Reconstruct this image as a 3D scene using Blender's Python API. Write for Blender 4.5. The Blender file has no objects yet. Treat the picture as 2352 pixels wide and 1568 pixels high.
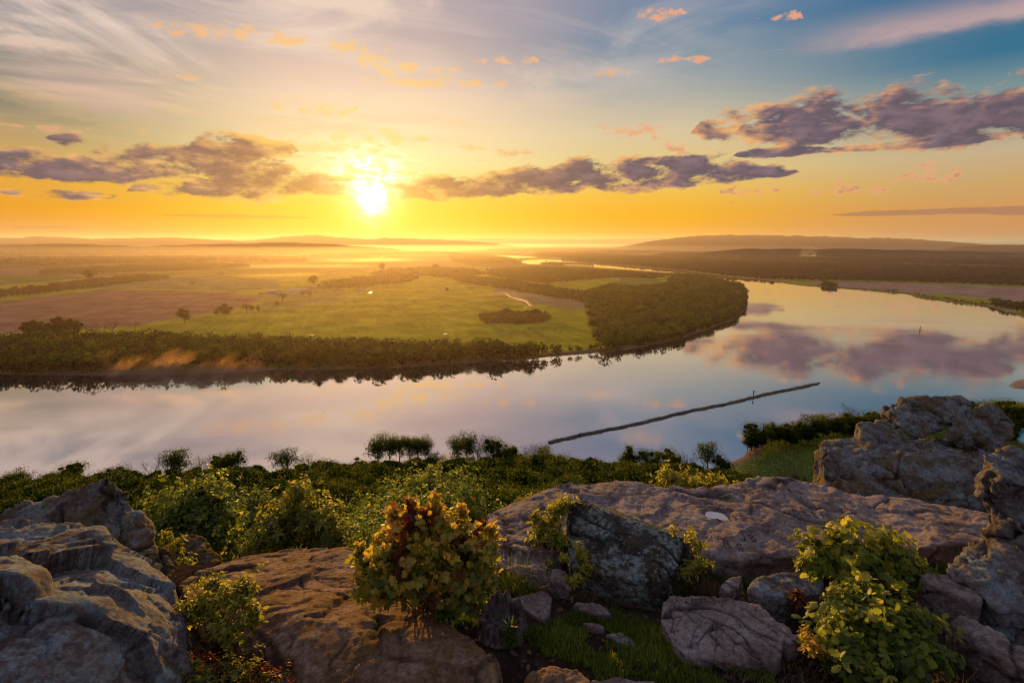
import bpy, bmesh, math, random
import numpy as np
from math import radians as R, sin, cos, tan, atan2, pi, sqrt, exp
from mathutils import Vector, Matrix
from mathutils.bvhtree import BVHTree

SC = bpy.context.scene
COL = SC.collection
rng = np.random.default_rng(7)
random.seed(7)

# ------------------------------------------------------------------ camera
# the viewpoint is the origin, +Y is straight out over the valley, the river lies 170 m below
W0, H0, FPX = 2352.0, 1568.0, 1200.0
PITCH = R(10.76)
ZW = -170.0                      # river surface
ZG = ZW + 2.5                    # flood plain
cp, sp_ = cos(PITCH), sin(PITCH)

def ray(px, py):
    a = (px - W0 / 2) / FPX
    b = (H0 / 2 - py) / FPX
    return np.array([a, cp + b * sp_, -sp_ + b * cp])

def at(px, py, Y):
    """point of the place that lies Y metres out along a sight line"""
    d = ray(px, py)
    return d * (Y / d[1])

def ground(px, py, z=ZG):
    d = ray(px, py)
    return d * (z / d[2])

def azel(px, py):
    d = ray(px, py)
    return math.degrees(atan2(d[0], d[1])), math.degrees(atan2(d[2], sqrt(d[0] ** 2 + d[1] ** 2)))

cam_d = bpy.data.cameras.new('camera')
cam = bpy.data.objects.new('camera', cam_d)
COL.objects.link(cam)
cam.location = (0, 0, 0)
cam.rotation_euler = (pi / 2 - PITCH, 0, 0)
cam_d.sensor_width = 36.0
cam_d.lens = 36.0 * FPX / W0
cam_d.clip_start = 0.05
cam_d.clip_end = 200000.0
SC.camera = cam

SC.view_settings.view_transform = 'Standard'
SC.view_settings.look = 'None'
SC.view_settings.exposure = 0
SC.render.engine = 'CYCLES'
SC.cycles.use_denoising = True
SC.cycles.filter_width = 1.15
SC.cycles.max_bounces = 5
SC.cycles.diffuse_bounces = 2
SC.cycles.glossy_bounces = 2
SC.cycles.transmission_bounces = 3
SC.cycles.transparent_max_bounces = 8
SC.cycles.volume_bounces = 0
SC.cycles.sample_clamp_indirect = 4.0
SC.cycles.caustics_reflective = False
SC.cycles.caustics_refractive = False

SUN_AZ, SUN_EL = -14.6, 4.4      # degrees; azimuth from +Y towards +X
SDIR = np.array([sin(R(SUN_AZ)) * cos(R(SUN_EL)), cos(R(SUN_AZ)) * cos(R(SUN_EL)), sin(R(SUN_EL))])

# ------------------------------------------------------------------ objects
def link(o, parent=None):
    COL.objects.link(o)
    if parent is not None:
        o.parent = parent
    return o

def tag(o, label=None, cat=None, group=None, kind=None):
    if label: o['label'] = label
    if cat: o['category'] = cat
    if group: o['group'] = group
    if kind: o['kind'] = kind
    return o

def empty(name, loc=(0, 0, 0), rz=0.0, scale=1.0):
    o = bpy.data.objects.new(name, None)
    o.empty_display_size = 0.2
    o.location = loc
    o.rotation_euler = (0, 0, rz)
    o.scale = (scale,) * 3 if np.isscalar(scale) else scale
    return link(o)

def mesh_data(name, V, F, mats=(), smooth=True, attrs=None, midx=None):
    """F: array (m,k) or list of such arrays"""
    me = bpy.data.meshes.new(name)
    V = np.asarray(V, dtype=np.float32)
    Fs = [np.asarray(f, dtype=np.int32) for f in (F if isinstance(F, list) else [F]) if len(f)]
    me.vertices.add(len(V))
    me.vertices.foreach_set('co', V.ravel())
    loops = np.concatenate([f.ravel() for f in Fs])
    tot = np.concatenate([np.full(len(f), f.shape[1], dtype=np.int32) for f in Fs])
    start = np.concatenate([[0], np.cumsum(tot)[:-1]]).astype(np.int32)
    me.loops.add(len(loops))
    me.loops.foreach_set('vertex_index', loops)
    me.polygons.add(len(tot))
    me.polygons.foreach_set('loop_start', start)
    me.polygons.foreach_set('loop_total', tot)
    if smooth:
        me.polygons.foreach_set('use_smooth', np.ones(len(tot), dtype=bool))
    if midx is not None:
        me.polygons.foreach_set('material_index', np.asarray(midx, dtype=np.int32))
    for m in (mats if isinstance(mats, (list, tuple)) else [mats]):
        me.materials.append(m)
    for k, a in (attrs or {}).items():
        a = np.asarray(a, dtype=np.float32)
        if a.ndim == 1:
            at_ = me.attributes.new(k, 'FLOAT', 'POINT'); at_.data.foreach_set('value', a)
        else:
            if a.shape[1] == 3: a = np.concatenate([a, np.ones((len(a), 1), np.float32)], 1)
            at_ = me.attributes.new(k, 'FLOAT_COLOR', 'POINT'); at_.data.foreach_set('color', a.ravel())
    me.update(calc_edges=True)
    return me

def mobj(name, V, F, mat, parent=None, **kw):
    return link(bpy.data.objects.new(name, mesh_data(name, V, F, mat, **kw)), parent)

def inst(name, me, parent=None, loc=None, rot=None, scale=None):
    o = bpy.data.objects.new(name, me)
    if loc is not None: o.location = loc
    if rot is not None: o.rotation_euler = rot
    if scale is not None: o.scale = scale
    return link(o, parent)

def join(parts):
    """[(V,F)] -> V,F with uniform face size"""
    Vs, Fs, n = [], [], 0
    for V, F in parts:
        Vs.append(V); Fs.append(np.asarray(F) + n); n += len(V)
    return np.concatenate(Vs), np.concatenate(Fs)

# ------------------------------------------------------------------ numpy noise
_P = np.random.default_rng(11).permutation(256)
_P = np.concatenate([_P, _P, _P])
_G = np.random.default_rng(12).normal(size=(256, 3)); _G /= np.linalg.norm(_G, axis=1)[:, None]

def pn(p):
    p = np.asarray(p, dtype=np.float64)
    i = np.floor(p).astype(np.int64); f = p - i
    u = f * f * f * (f * (f * 6 - 15) + 10)
    i &= 255
    def g(dx, dy, dz):
        h = _P[_P[_P[(i[:, 0] + dx) & 255] + ((i[:, 1] + dy) & 255)] + ((i[:, 2] + dz) & 255)]
        gr = _G[h & 255]
        return gr[:, 0] * (f[:, 0] - dx) + gr[:, 1] * (f[:, 1] - dy) + gr[:, 2] * (f[:, 2] - dz)
    ux, uy, uz = u[:, 0], u[:, 1], u[:, 2]
    L = lambda a, b, t: a + (b - a) * t
    return 1.5 * L(L(L(g(0,0,0), g(1,0,0), ux), L(g(0,1,0), g(1,1,0), ux), uy),
             L(L(g(0,0,1), g(1,0,1), ux), L(g(0,1,1), g(1,1,1), ux), uy), uz)

def fbm(p, octv=4, lac=2.03, gain=0.5):
    p = np.asarray(p, dtype=np.float64); s = np.zeros(len(p)); a = 1.0
    for k in range(octv):
        s += a * pn(p + 17.3 * k); p = p * lac; a *= gain
    return s

def sstep(a, b, x):
    t = np.clip((x - a) / (b - a), 0, 1)
    return t * t * (3 - 2 * t)

def inside(poly, X, Y):
    r = np.zeros(X.shape, dtype=bool); n = len(poly)
    for k in range(n):
        x1, y1 = poly[k]; x2, y2 = poly[(k + 1) % n]
        if y1 == y2: continue
        c = ((y1 > Y) != (y2 > Y)) & (X < (x2 - x1) * (Y - y1) / (y2 - y1) + x1)
        r ^= c
    return r

def seg_dist(pts, X, Y, closed=True):
    d = np.full(X.shape, 1e18); n = len(pts)
    for k in range(n if closed else n - 1):
        x1, y1 = pts[k]; x2, y2 = pts[(k + 1) % n]
        dx, dy = x2 - x1, y2 - y1
        t = np.clip(((X - x1) * dx + (Y - y1) * dy) / max(dx * dx + dy * dy, 1e-9), 0, 1)
        d = np.minimum(d, (X - x1 - t * dx) ** 2 + (Y - y1 - t * dy) ** 2)
    return np.sqrt(d)

# ------------------------------------------------------------------ node expressions
class NX:
    """a socket of a node tree that can be computed with"""
    def __init__(s, nt, sock): s.nt, s.s = nt, sock
    def _m(s, op, *a, clamp=False):
        n = s.nt.nodes.new('ShaderNodeMath'); n.operation = op; n.use_clamp = clamp
        for k, v in enumerate((s,) + a):
            if isinstance(v, NX): s.nt.links.new(v.s, n.inputs[k])
            else: n.inputs[k].default_value = float(v)
        return NX(s.nt, n.outputs[0])
    def __add__(s, o): return s._m('ADD', o)
    __radd__ = __add__
    def __sub__(s, o): return s._m('SUBTRACT', o)
    def __rsub__(s, o): return s._m('MULTIPLY', -1.0)._m('ADD', o)
    def __mul__(s, o): return s._m('MULTIPLY', o)
    __rmul__ = __mul__
    def __truediv__(s, o): return s._m('DIVIDE', o)
    def __pow__(s, o): return s._m('POWER', o)
    def max(s, o): return s._m('MAXIMUM', o)
    def min(s, o): return s._m('MINIMUM', o)
    def abs(s): return s._m('ABSOLUTE')
    def exp(s): return s._m('EXPONENT')
    def sat(s): return s._m('ADD', 0.0, clamp=True)
    def ss(s, a, b):
        n = s.nt.nodes.new('ShaderNodeMapRange'); n.interpolation_type = 'SMOOTHSTEP'
        s.nt.links.new(s.s, n.inputs[0])
        n.inputs[1].default_value = a; n.inputs[2].default_value = b
        return NX(s.nt, n.outputs[0])
    def lin(s, a, b, c=0.0, d=1.0):
        n = s.nt.nodes.new('ShaderNodeMapRange')
        s.nt.links.new(s.s, n.inputs[0])
        for k, v in zip((1, 2, 3, 4), (a, b, c, d)): n.inputs[k].default_value = v
        return NX(s.nt, n.outputs[0])

def nmat(name):
    m = bpy.data.materials.new(name); m.use_nodes = True
    nt = m.node_tree; nt.nodes.clear()
    return m, nt

def new(nt, t, ins=None, **props):
    n = nt.nodes.new(t)
    for k, v in props.items(): setattr(n, k, v)
    for k, v in (ins or {}).items():
        s = n.inputs[k]
        if isinstance(v, NX): nt.links.new(v.s, s)
        elif hasattr(v, 'is_output'): nt.links.new(v, s)
        else: s.default_value = v
    return n

def noise(nt, vec, scale, detail=4, rough=0.5, dist=0.0, w=None):
    n = new(nt, 'ShaderNodeTexNoise', {'Scale': scale, 'Detail': detail, 'Roughness': rough, 'Distortion': dist})
    nt.links.new(vec.s if isinstance(vec, NX) else vec, n.inputs['Vector'])
    return NX(nt, n.outputs[0])

def xyz(nt, x, y, z=0.0):
    n = nt.nodes.new('ShaderNodeCombineXYZ')
    for k, v in enumerate((x, y, z)):
        if isinstance(v, NX): nt.links.new(v.s, n.inputs[k])
        else: n.inputs[k].default_value = v
    return NX(nt, n.outputs[0])

def sep(nt, v):
    n = nt.nodes.new('ShaderNodeSeparateXYZ'); nt.links.new(v.s if isinstance(v, NX) else v, n.inputs[0])
    return [NX(nt, n.outputs[k]) for k in range(3)]

def mixc(nt, f, a, b, mode='MIX'):
    n = nt.nodes.new('ShaderNodeMix'); n.data_type = 'RGBA'; n.blend_type = mode; n.clamp_factor = True
    for s, v in ((n.inputs[0], f), (n.inputs[6], a), (n.inputs[7], b)):
        if isinstance(v, NX): nt.links.new(v.s, s)
        elif hasattr(v, 'is_output'): nt.links.new(v, s)
        elif np.isscalar(v): s.default_value = v
        else: s.default_value = tuple(v) + ((1.0,) if len(v) == 3 else ())
    return NX(nt, n.outputs[2])

def ramp(nt, f, stops, interp='LINEAR'):
    n = nt.nodes.new('ShaderNodeValToRGB'); cr = n.color_ramp; cr.interpolation = interp
    while len(cr.elements) < len(stops): cr.elements.new(0.5)
    for e, (p, c) in zip(cr.elements, sorted(stops, key=lambda t: t[0])):
        e.position = p; e.color = tuple(c) + (1.0,)
    nt.links.new(f.s, n.inputs[0])
    return NX(nt, n.outputs[0])

def srgb(r, g, b):
    f = lambda c: (c / 255.0) / 12.92 if c <= 10.3 else ((c / 255.0 + 0.055) / 1.055) ** 2.4
    return (f(r), f(g), f(b))

def vscale(nt, c, k):
    n = nt.nodes.new('ShaderNodeVectorMath'); n.operation = 'SCALE'
    nt.links.new(c.s, n.inputs[0])
    if isinstance(k, NX): nt.links.new(k.s, n.inputs['Scale'])
    else: n.inputs['Scale'].default_value = k
    return NX(nt, n.outputs[0])

def vadd(nt, a, b):
    n = nt.nodes.new('ShaderNodeVectorMath'); n.operation = 'ADD'
    for s, v in ((n.inputs[0], a), (n.inputs[1], b)):
        if isinstance(v, NX): nt.links.new(v.s, s)
        else: s.default_value = v
    return NX(nt, n.outputs[0])
# ------------------------------------------------------------------ sky (world) and sun
wd = bpy.data.worlds.new('World'); SC.world = wd; wd.use_nodes = True
nt = wd.node_tree; nt.nodes.clear()
tc = new(nt, 'ShaderNodeTexCoord')
dx, dy, dz = sep(nt, NX(nt, tc.outputs['Generated']))
AZ = dx._m('ARCTAN2', dy) * (180 / pi)
EL = dz.max(-1.0).min(1.0)._m('ARCSINE') * (180 / pi)
sdot = dx * float(SDIR[0]) + dy * float(SDIR[1]) + dz * float(SDIR[2])
SANG = sdot.max(-1.0).min(1.0)._m('ARCCOSINE') * (180 / pi)      # angle from the sun
e01 = (EL / 60.0).sat()

def sky_ramp(stops):
    return ramp(nt, e01, [(e / 60.0, srgb(*c)) for e, c in stops])
LEFT = sky_ramp([(0, (206, 142, 84)), (2.5, (240, 160, 38)), (4.8, (232, 168, 60)), (7, (206, 166, 96)), (10, (150, 138, 112)), (13, (124, 128, 122)),
                 (16, (126, 132, 136)), (20, (120, 130, 142)), (25, (160, 152, 160)), (40, (170, 168, 182)), (60, (150, 155, 178))])
SUNR = sky_ramp([(0, (255, 172, 8)), (2.5, (255, 196, 12)), (5, (255, 214, 70)), (8, (255, 236, 164)), (11, (255, 230, 180)),
                 (15, (240, 208, 182)), (19, (208, 186, 178)), (25, (176, 166, 176)), (40, (172, 170, 184)), (60, (150, 155, 178))])
MID = sky_ramp([(0, (236, 160, 52)), (2.5, (252, 178, 22)), (4.8, (250, 194, 70)), (7, (240, 206, 124)), (11, (222, 202, 164)),
                (15, (166, 172, 170)), (19, (104, 138, 164)), (25, (96, 132, 168)), (40, (130, 145, 178)), (60, (135, 148, 178))])
RIGHT = sky_ramp([(0, (208, 146, 98)), (2.5, (218, 156, 92)), (4.8, (210, 170, 110)), (7, (204, 180, 142)), (10.5, (146, 162, 156)),
                  (14, (58, 116, 146)), (19, (44, 104, 146)), (25, (80, 118, 160)), (40, (120, 136, 172)), (60, (130, 142, 174))])
BACK = sky_ramp([(0, (110, 96, 104)), (6, (128, 110, 122)), (15, (118, 122, 146)), (30, (104, 122, 154)), (60, (118, 132, 166))])
c = mixc(nt, AZ.ss(-44, -17), LEFT, SUNR)
c = mixc(nt, AZ.ss(-12, 14), c, MID)
c = mixc(nt, AZ.ss(14, 42), c, RIGHT)
# light of the low sun in the air around it
def gauss(a, w): return ((a / w) * (a / w) * -1.0).exp()
azs = (AZ - SUN_AZ).abs()
frag = noise(nt, xyz(nt, AZ * 0.7, EL * 1.5, 5.0), 1.0, 5, 0.6, 0.3).ss(0.42, 0.60)
core = gauss(SANG, 0.86) * 6.0 * (frag * 0.5 + 0.5) + gauss(azs, 3.2) * gauss(EL - 6.9, 1.7) * frag * 1.3 + gauss(azs, 1.6) * gauss(EL - 4.2, 1.8) * (frag * 0.8 + 0.35)
inner = gauss(SANG, 2.6) * 0.55
halo = (SANG / -9.0).exp() * 0.38
low = gauss(azs, 22.0) * gauss(EL - 1.5, 3.2) * 0.22
glow = vadd(nt, vscale(nt, xyz(nt, 1.0, 0.93, 0.74), core),
       vadd(nt, vscale(nt, xyz(nt, 1.0, 0.80, 0.36), inner),
       vadd(nt, vscale(nt, xyz(nt, 1.0, 0.60, 0.28), halo), vscale(nt, xyz(nt, 1.0, 0.50, 0.0), low))))

near = gauss(SANG, 17.0)          # how close to the sun
near2 = gauss(SANG, 5.0)

# high thin cloud: streaks on a plane far above
dzc = dz.max(0.06)
hx = dx / dzc; hy = dy / dzc
warp = noise(nt, xyz(nt, hx * 0.5, hy * 0.5), 1.0, 3, 0.5) - 0.5
cu = hx * 0.92 + hy * 0.40 + warp * 0.9
cv = hy * 0.92 - hx * 0.40 + warp * 0.5
ci1 = noise(nt, xyz(nt, cu * 0.45, cv * 1.5), 1.0, 6, 0.56, 0.4)
ci2 = noise(nt, xyz(nt, hx * 0.9, hy * 0.75, 4.0), 1.1, 7, 0.60, 0.5)
cimask = (AZ * -1.0 + EL * 1.9 - 20.0).ss(-16, 22) * EL.ss(6, 16)
cirrus = ((ci1.ss(0.42, 0.66) * 0.65 + ci2.ss(0.42, 0.64) * 1.0) * cimask).sat()
cicol = mixc(nt, near, srgb(236, 210, 196), srgb(255, 230, 194))
cicol = mixc(nt, EL.ss(9, 17), srgb(240, 196, 140), cicol)
# broad veil over the upper part, greyer than the streaks
veil = noise(nt, xyz(nt, hx * 0.25, hy * 0.3, 9.0), 1.0, 3, 0.55, 0.3).ss(0.36, 0.66) * EL.ss(12, 24) * 0.55
veil = veil * ((AZ * -1.0).ss(-36, 6) * 0.8 + EL.ss(20, 32) * 0.35).sat()
c = mixc(nt, veil, c, srgb(176, 156, 166))
c = mixc(nt, cirrus * 0.85, c, cicol)

# straight streaks (old vapour trails): ends given in photo pixels of the viewpoint
wob = noise(nt, xyz(nt, AZ * 0.16, EL * 0.55), 1.0, 5, 0.62) - 0.5
def streak(p0, p1, w, s):
    (a0, e0), (a1, e1) = azel(*p0), azel(*p1)
    L = sqrt((a1 - a0) ** 2 + (e1 - e0) ** 2); ux, uy = (a1 - a0) / L, (e1 - e0) / L
    t = ((AZ - a0) * ux + (EL - e0) * uy) / L
    d = ((EL - e0) * ux - (AZ - a0) * uy)
    d = d + wob * w * 1.9
    ends = t.ss(-0.02, 0.5) * (t * -1.0).ss(-1.25, -0.9)
    dd = d.max(0.0) / (w * 1.9) + d.min(0.0) / (w * -0.8)
    return (dd * dd * -1.0).exp() * ends * ((wob * 1.5 + 0.9).sat()) * s
st = streak((1770, 122), (2420, 8), 0.75, 0.85).max(streak((40, 170), (260, 235), 1.3, 0.5))
st = st.max(streak((520, 100), (730, 192), 0.32, 0.55)).max(streak((1560, 407), (1990, 403), 0.05, 0.35))
st = st.max(streak((-60, 150), (330, 236), 1.2, 0.55))
c = mixc(nt, st, c, mixc(nt, near, srgb(206, 172, 168), srgb(250, 214, 170)))

# cumulus: rows of cloud, each row one lookup over azimuth -> (height of the flat base line, rise above it, depth below it)
A01 = (AZ / 110.0 + 0.5).sat()
def row(bl, shift=None):
    N = 160
    az = np.linspace(-55, 55, N); top = np.full(N, -99.0); bot = np.full(N, 99.0); cen = np.zeros(N); wt = np.zeros(N)
    for px, py, w, up, dn in bl:
        a0, e0 = azel(px, py); aw = (azel(px + w, py)[0] - azel(px - w, py)[0]) / 2
        eu = azel(px, py - up)[1] - e0; ed = e0 - azel(px, py + dn)[1]
        k = (az - a0) / aw; ok = np.abs(k) < 1; h = np.sqrt(np.clip(1 - k * k, 0, 1))
        top = np.where(ok, np.maximum(top, e0 + eu * h), top); bot = np.where(ok, np.minimum(bot, e0 - ed * h), bot)
        cen += np.where(ok, e0 * h, 0); wt += np.where(ok, h, 0)
    has = wt > 1e-3
    cen = np.interp(az, az[has], cen[has] / wt[has])
    u = np.where(has, top - cen, 0); d = np.where(has, cen - bot, 0)
    n = nt.nodes.new('ShaderNodeRGBCurve'); cm = n.mapping
    for ch, val in enumerate((cen / 40.0, u / 8.0, d / 8.0)):
        cv = cm.curves[ch]
        while len(cv.points) < N: cv.points.new(0.5, 0.5)
        for p_, (x_, y_) in zip(cv.points, zip(np.linspace(0, 1, N), np.clip(val, 0, 1))):
            p_.location = (float(x_), float(y_)); p_.handle_type = 'VECTOR'
    cm.update()
    gc = nt.nodes.new('ShaderNodeCombineColor')
    a_in = A01 if shift is None else ((AZ + shift) / 110.0 + 0.5).sat()
    for k in range(3): nt.links.new(a_in.s, gc.inputs[k])
    nt.links.new(gc.outputs[0], n.inputs['Color'])
    sp3 = nt.nodes.new('ShaderNodeSeparateColor'); nt.links.new(n.outputs[0], sp3.inputs[0])
    e_, u_, d_ = [NX(nt, sp3.outputs[k]) for k in range(3)]
    u_ = u_ * 8.0; d_ = d_ * 8.0
    dv = EL - e_ * 40.0
    v = dv.max(0.0) / (u_ + 0.02) + dv.min(0.0) / (d_ + 0.02)
    return 1.0 - v * v - (0.25 - u_).max(0.0) * 4.0
def rows(*rs):
    m = None
    for r_ in rs:
        x = row(r_); m = x if m is None else m.max(x)
    return m.max(-1.2)
BIG1 = [(-150, 400, 220, 44, 25), (190, 397, 240, 56, 27), (470, 384, 230, 62, 40), (990, 440, 140, 34, 20), (1190, 428, 150, 50, 28),
        (1385, 418, 170, 58, 28), (1570, 408, 180, 48, 24), (1730, 401, 100, 20, 11), (2480, 300, 120, 80, 60)]
BIG2 = [(140, 447, 150, 14, 12), (500, 440, 190, 34, 26), (640, 424, 190, 44, 28), (780, 430, 130, 32, 18), (860, 436, 90, 20, 12), (1560, 372, 66, 20, 14), (1790, 350, 110, 16, 12), (1965, 341, 120, 9, 7), (2120, 330, 200, 18, 14)]
BIG3 = [(153, 322, 40, 16, 12), (330, 352, 180, 32, 22), (565, 338, 120, 36, 32), (1485, 371, 36, 12, 9), (1690, 292, 100, 32, 28), (1730, 290, 120, 56, 32), (1870, 290, 190, 84, 52), (2030, 292, 200, 92, 52), (2200, 294, 200, 76, 46), (2330, 276, 120, 90, 56)]
P1 = [(100, 295, 120, 9, 7), (420, 178, 60, 8, 6), (720, 252, 110, 22, 14), (940, 160, 110, 18, 13), (1165, 141, 80, 14, 10), (1410, 170, 44, 12, 9), (1540, 137, 32, 10, 8), (1605, 137, 28, 10, 8)]
P2 = [(440, 75, 90, 22, 16), (600, 85, 120, 26, 20), (790, 110, 120, 22, 16), (1010, 192, 180, 18, 13), (1515, 34, 60, 20, 14), (1810, 40, 40, 12, 9), (2165, 352, 20, 7, 6)]
P3 = [(740, 345, 150, 36, 26), (870, 318, 120, 26, 24), (1090, 340, 36, 9, 8), (1170, 352, 60, 11, 8), (1440, 300, 100, 24, 15), (1570, 342, 66, 12, 10), (1715, 441, 70, 19, 14), (1908, 438, 64, 22, 16), (2018, 435, 40, 20, 14), (2135, 402, 66, 28, 26)]
def cl_noise(ou=0.0, ov=0.0, det=7):
    return noise(nt, xyz(nt, AZ * 0.25 + ou, EL * 0.62 + ov, 2.4), 1.0, det, 0.615, 0.12)
n0 = cl_noise()
# direction to the sun in azimuth / elevation, for the lit side of the billows
su = (AZ * -1.0 + SUN_AZ); sv = (EL * -1.0 + SUN_EL)
sl = (su * su + sv * sv + 4.0) ** 0.5
ns = cl_noise(0.0, 0.0, 3)
n1 = cl_noise(su / sl * 0.20, sv / sl * 0.12 + 0.30, 3)
MB_ = rows(BIG1, BIG2, BIG3)
tow = su / (su.abs() + 2.0)                    # towards the sun
side = ((row(BIG3).max(-0.6) - row(BIG3, tow * 4.5).max(-0.6)).max(0.0)).min(1.0)
D = MB_.min(0.8) * 0.56 + (n0 - 0.5) * 3.3 + 0.06 + gauss(AZ + 22.0, 7.0) * gauss(EL - 5.3, 1.3) * 0.34
den = D.ss(-0.02, 0.46)
lit = ((ns - n1) * 3.0 + (n0 - ns) * 1.8 + (0.42 - D) * 1.1 + near * 0.30 + 0.10 + side * 0.34).ss(0.0, 0.9)
cdark = mixc(nt, near, srgb(104, 88, 100), srgb(178, 116, 56))
cdark = mixc(nt, (ns - n1 * 0.6).ss(0.12, 0.36) * 0.6, cdark, mixc(nt, near, srgb(150, 122, 130), srgb(222, 156, 76)))
clit = mixc(nt, near, srgb(250, 180, 112), srgb(255, 206, 92))
ccol = mixc(nt, lit, cdark, clit)
ccol = mixc(nt, near2 * 0.8, ccol, mixc(nt, lit, srgb(226, 150, 30), srgb(255, 226, 120)))
PM = rows(P1, P2, P3)
np_ = noise(nt, xyz(nt, AZ * 0.62, EL * 1.15, 7.0), 1.0, 6, 0.62, 0.2)
PD = PM * 0.36 + (np_ - 0.5) * 3.0 - 0.07
pden = PD.ss(0.0, 0.55) * 0.85
pcol = mixc(nt, near, srgb(246, 172, 128), srgb(255, 224, 130))
pcol = mixc(nt, (PD.ss(0.25, 0.6) * 0.6) * (near * -1.0 + 1.0) * EL.ss(12, 6), pcol, srgb(172, 124, 104))
c = mixc(nt, pden, c, pcol)
c = mixc(nt, den * (1.0 - near2 * 0.5), c, ccol)
# low flat band and haze bank over the right horizon
LB = rows([(90, 522, 180, 5, 3), (560, 498, 200, 6, 4), (2160, 488, 300, 11, 6), (2420, 486, 160, 11, 7)])
lb = (LB * 0.5 + (n0 - 0.5) * 1.2).ss(0.05, 0.35) * 0.62
c = mixc(nt, lb, c, mixc(nt, near, srgb(160, 116, 100), srgb(232, 158, 50)))
fr = vadd(nt, c, glow)
# the sky behind and far above the viewer: a plain gradient with soft cloud
BACK = sky_ramp([(0, (112, 98, 106)), (6, (130, 112, 124)), (15, (124, 126, 150)), (30, (116, 130, 160)), (60, (128, 140, 172))])
SIDE = mixc(nt, AZ.ss(-30, 30), sky_ramp([(0, (190, 132, 90)), (8, (190, 158, 110)), (18, (150, 150, 160)), (40, (166, 166, 186)), (60, (140, 150, 178))]), sky_ramp([(0, (196, 140, 104)), (8, (180, 168, 130)), (18, (70, 116, 150)), (40, (120, 136, 172)), (60, (130, 142, 174))]))
bk = mixc(nt, AZ.abs().ss(58, 130), SIDE, BACK)
bk = mixc(nt, noise(nt, xyz(nt, hx * 0.8, hy * 0.8, 30.0), 1.0, 3, 0.5).ss(0.42, 0.7) * 0.5, bk, srgb(190, 176, 184))
isb = AZ.abs()._m('GREATER_THAN', 62.0).max(EL._m('GREATER_THAN', 44.0)).max(EL._m('LESS_THAN', -1.5))
sky = new(nt, 'ShaderNodeTexSky', sky_type='NISHITA', sun_disc=False)
sky.sun_elevation = R(SUN_EL); sky.sun_rotation = R(SUN_AZ)
bg1 = new(nt, 'ShaderNodeBackground', {'Color': NX(nt, sky.outputs[0]), 'Strength': 0.05})
bg2 = new(nt, 'ShaderNodeBackground', {'Color': fr, 'Strength': 1.0})
bg3 = new(nt, 'ShaderNodeBackground', {'Color': bk, 'Strength': 1.0})
m0 = new(nt, 'ShaderNodeMixShader', {'Fac': isb})
nt.links.new(bg2.outputs[0], m0.inputs[1]); nt.links.new(bg3.outputs[0], m0.inputs[2])
mx = new(nt, 'ShaderNodeMixShader', {'Fac': 0.92})
nt.links.new(bg1.outputs[0], mx.inputs[1]); nt.links.new(m0.outputs[0], mx.inputs[2])
out = new(nt, 'ShaderNodeOutputWorld'); nt.links.new(mx.outputs[0], out.inputs[0])
wd.cycles.sampling_method = 'MANUAL'; wd.cycles.sample_map_resolution = 512

sun_d = bpy.data.lights.new('sun', 'SUN'); sun_d.energy = 5.0; sun_d.angle = R(0.6); sun_d.color = (1.0, 0.56, 0.10)
sun = bpy.data.objects.new('sun', sun_d); link(sun)
sun.rotation_euler = Vector(SDIR).to_track_quat('Z', 'Y').to_euler()
# ------------------------------------------------------------------ layout of the valley (all in metres, read off the photograph once)
def gp(lst, z=ZG): return [tuple(ground(x, y, z)[:2]) for x, y in lst]

RIVER = gp([(-400, 864), (0, 860), (200, 862), (400, 859), (560, 853), (640, 849), (740, 850), (784, 848), (870, 846), (960, 842), (1065, 833),
            (1206, 826), (1259, 819), (1346, 812), (1452, 802), (1568, 779), (1638, 753), (1691, 733), (1716, 710), (1717, 676),
            (1705, 658), (1656, 645), (1603, 634), (1568, 629), (1487, 623), (1378, 615), (1311, 611), (1266, 609), (1215, 607), (1198, 603),
            (1203, 598), (1160, 589), (1110, 584), (1040, 579), (1000, 576), (1040, 575), (1110, 580), (1167, 586), (1223, 589.5), (1294, 595.5), (1360, 606), (1434, 610.5),
            (1568, 622), (1673, 637), (1779, 646), (1835, 655), (1920, 661), (2078, 674), (2116, 685), (2271, 704), (2306, 715),
            (2352, 729), (2520, 770), (2900, 830), (3300, 870), (2900, 905), (2500, 915), (2352, 922), (2200, 932), (2025, 946), (1900, 968), (1800, 988), (1722, 1012),
            (1712, 1030), (1700, 1045), (1677, 1056), (1620, 1075), (1500, 1085), (1260, 1080), (1000, 1090), (700, 1110), (400, 1120), (0, 1120), (-500, 1120)], ZW)
POND = gp([(885, 570), (960, 568), (1000, 571), (990, 576), (930, 576)], ZW)
SANDBAR = gp([(2304, 884), (2318, 872), (2345, 866), (2420, 864), (2500, 880), (2420, 896), (2352, 896), (2320, 894)], ZW)
BACKWATER = gp([(2326, 985), (2352, 975), (2420, 985), (2440, 1010), (2360, 1018), (2335, 1006)], ZW)
ALLWATER = [RIVER, POND, BACKWATER]

def river_sd(X, Y):
    """signed distance to water, negative inside"""
    d = np.full(X.shape, 1e9)
    for q in ALLWATER:
        dd = seg_dist(q, X, Y); d = np.where(inside(q, X, Y), np.minimum(d, -dd), np.minimum(d, dd))
    dd = seg_dist(SANDBAR, X, Y); ins = inside(SANDBAR, X, Y)
    d = np.where(ins, np.maximum(d, np.minimum(dd, 6) * 0.6), d)
    return d

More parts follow.
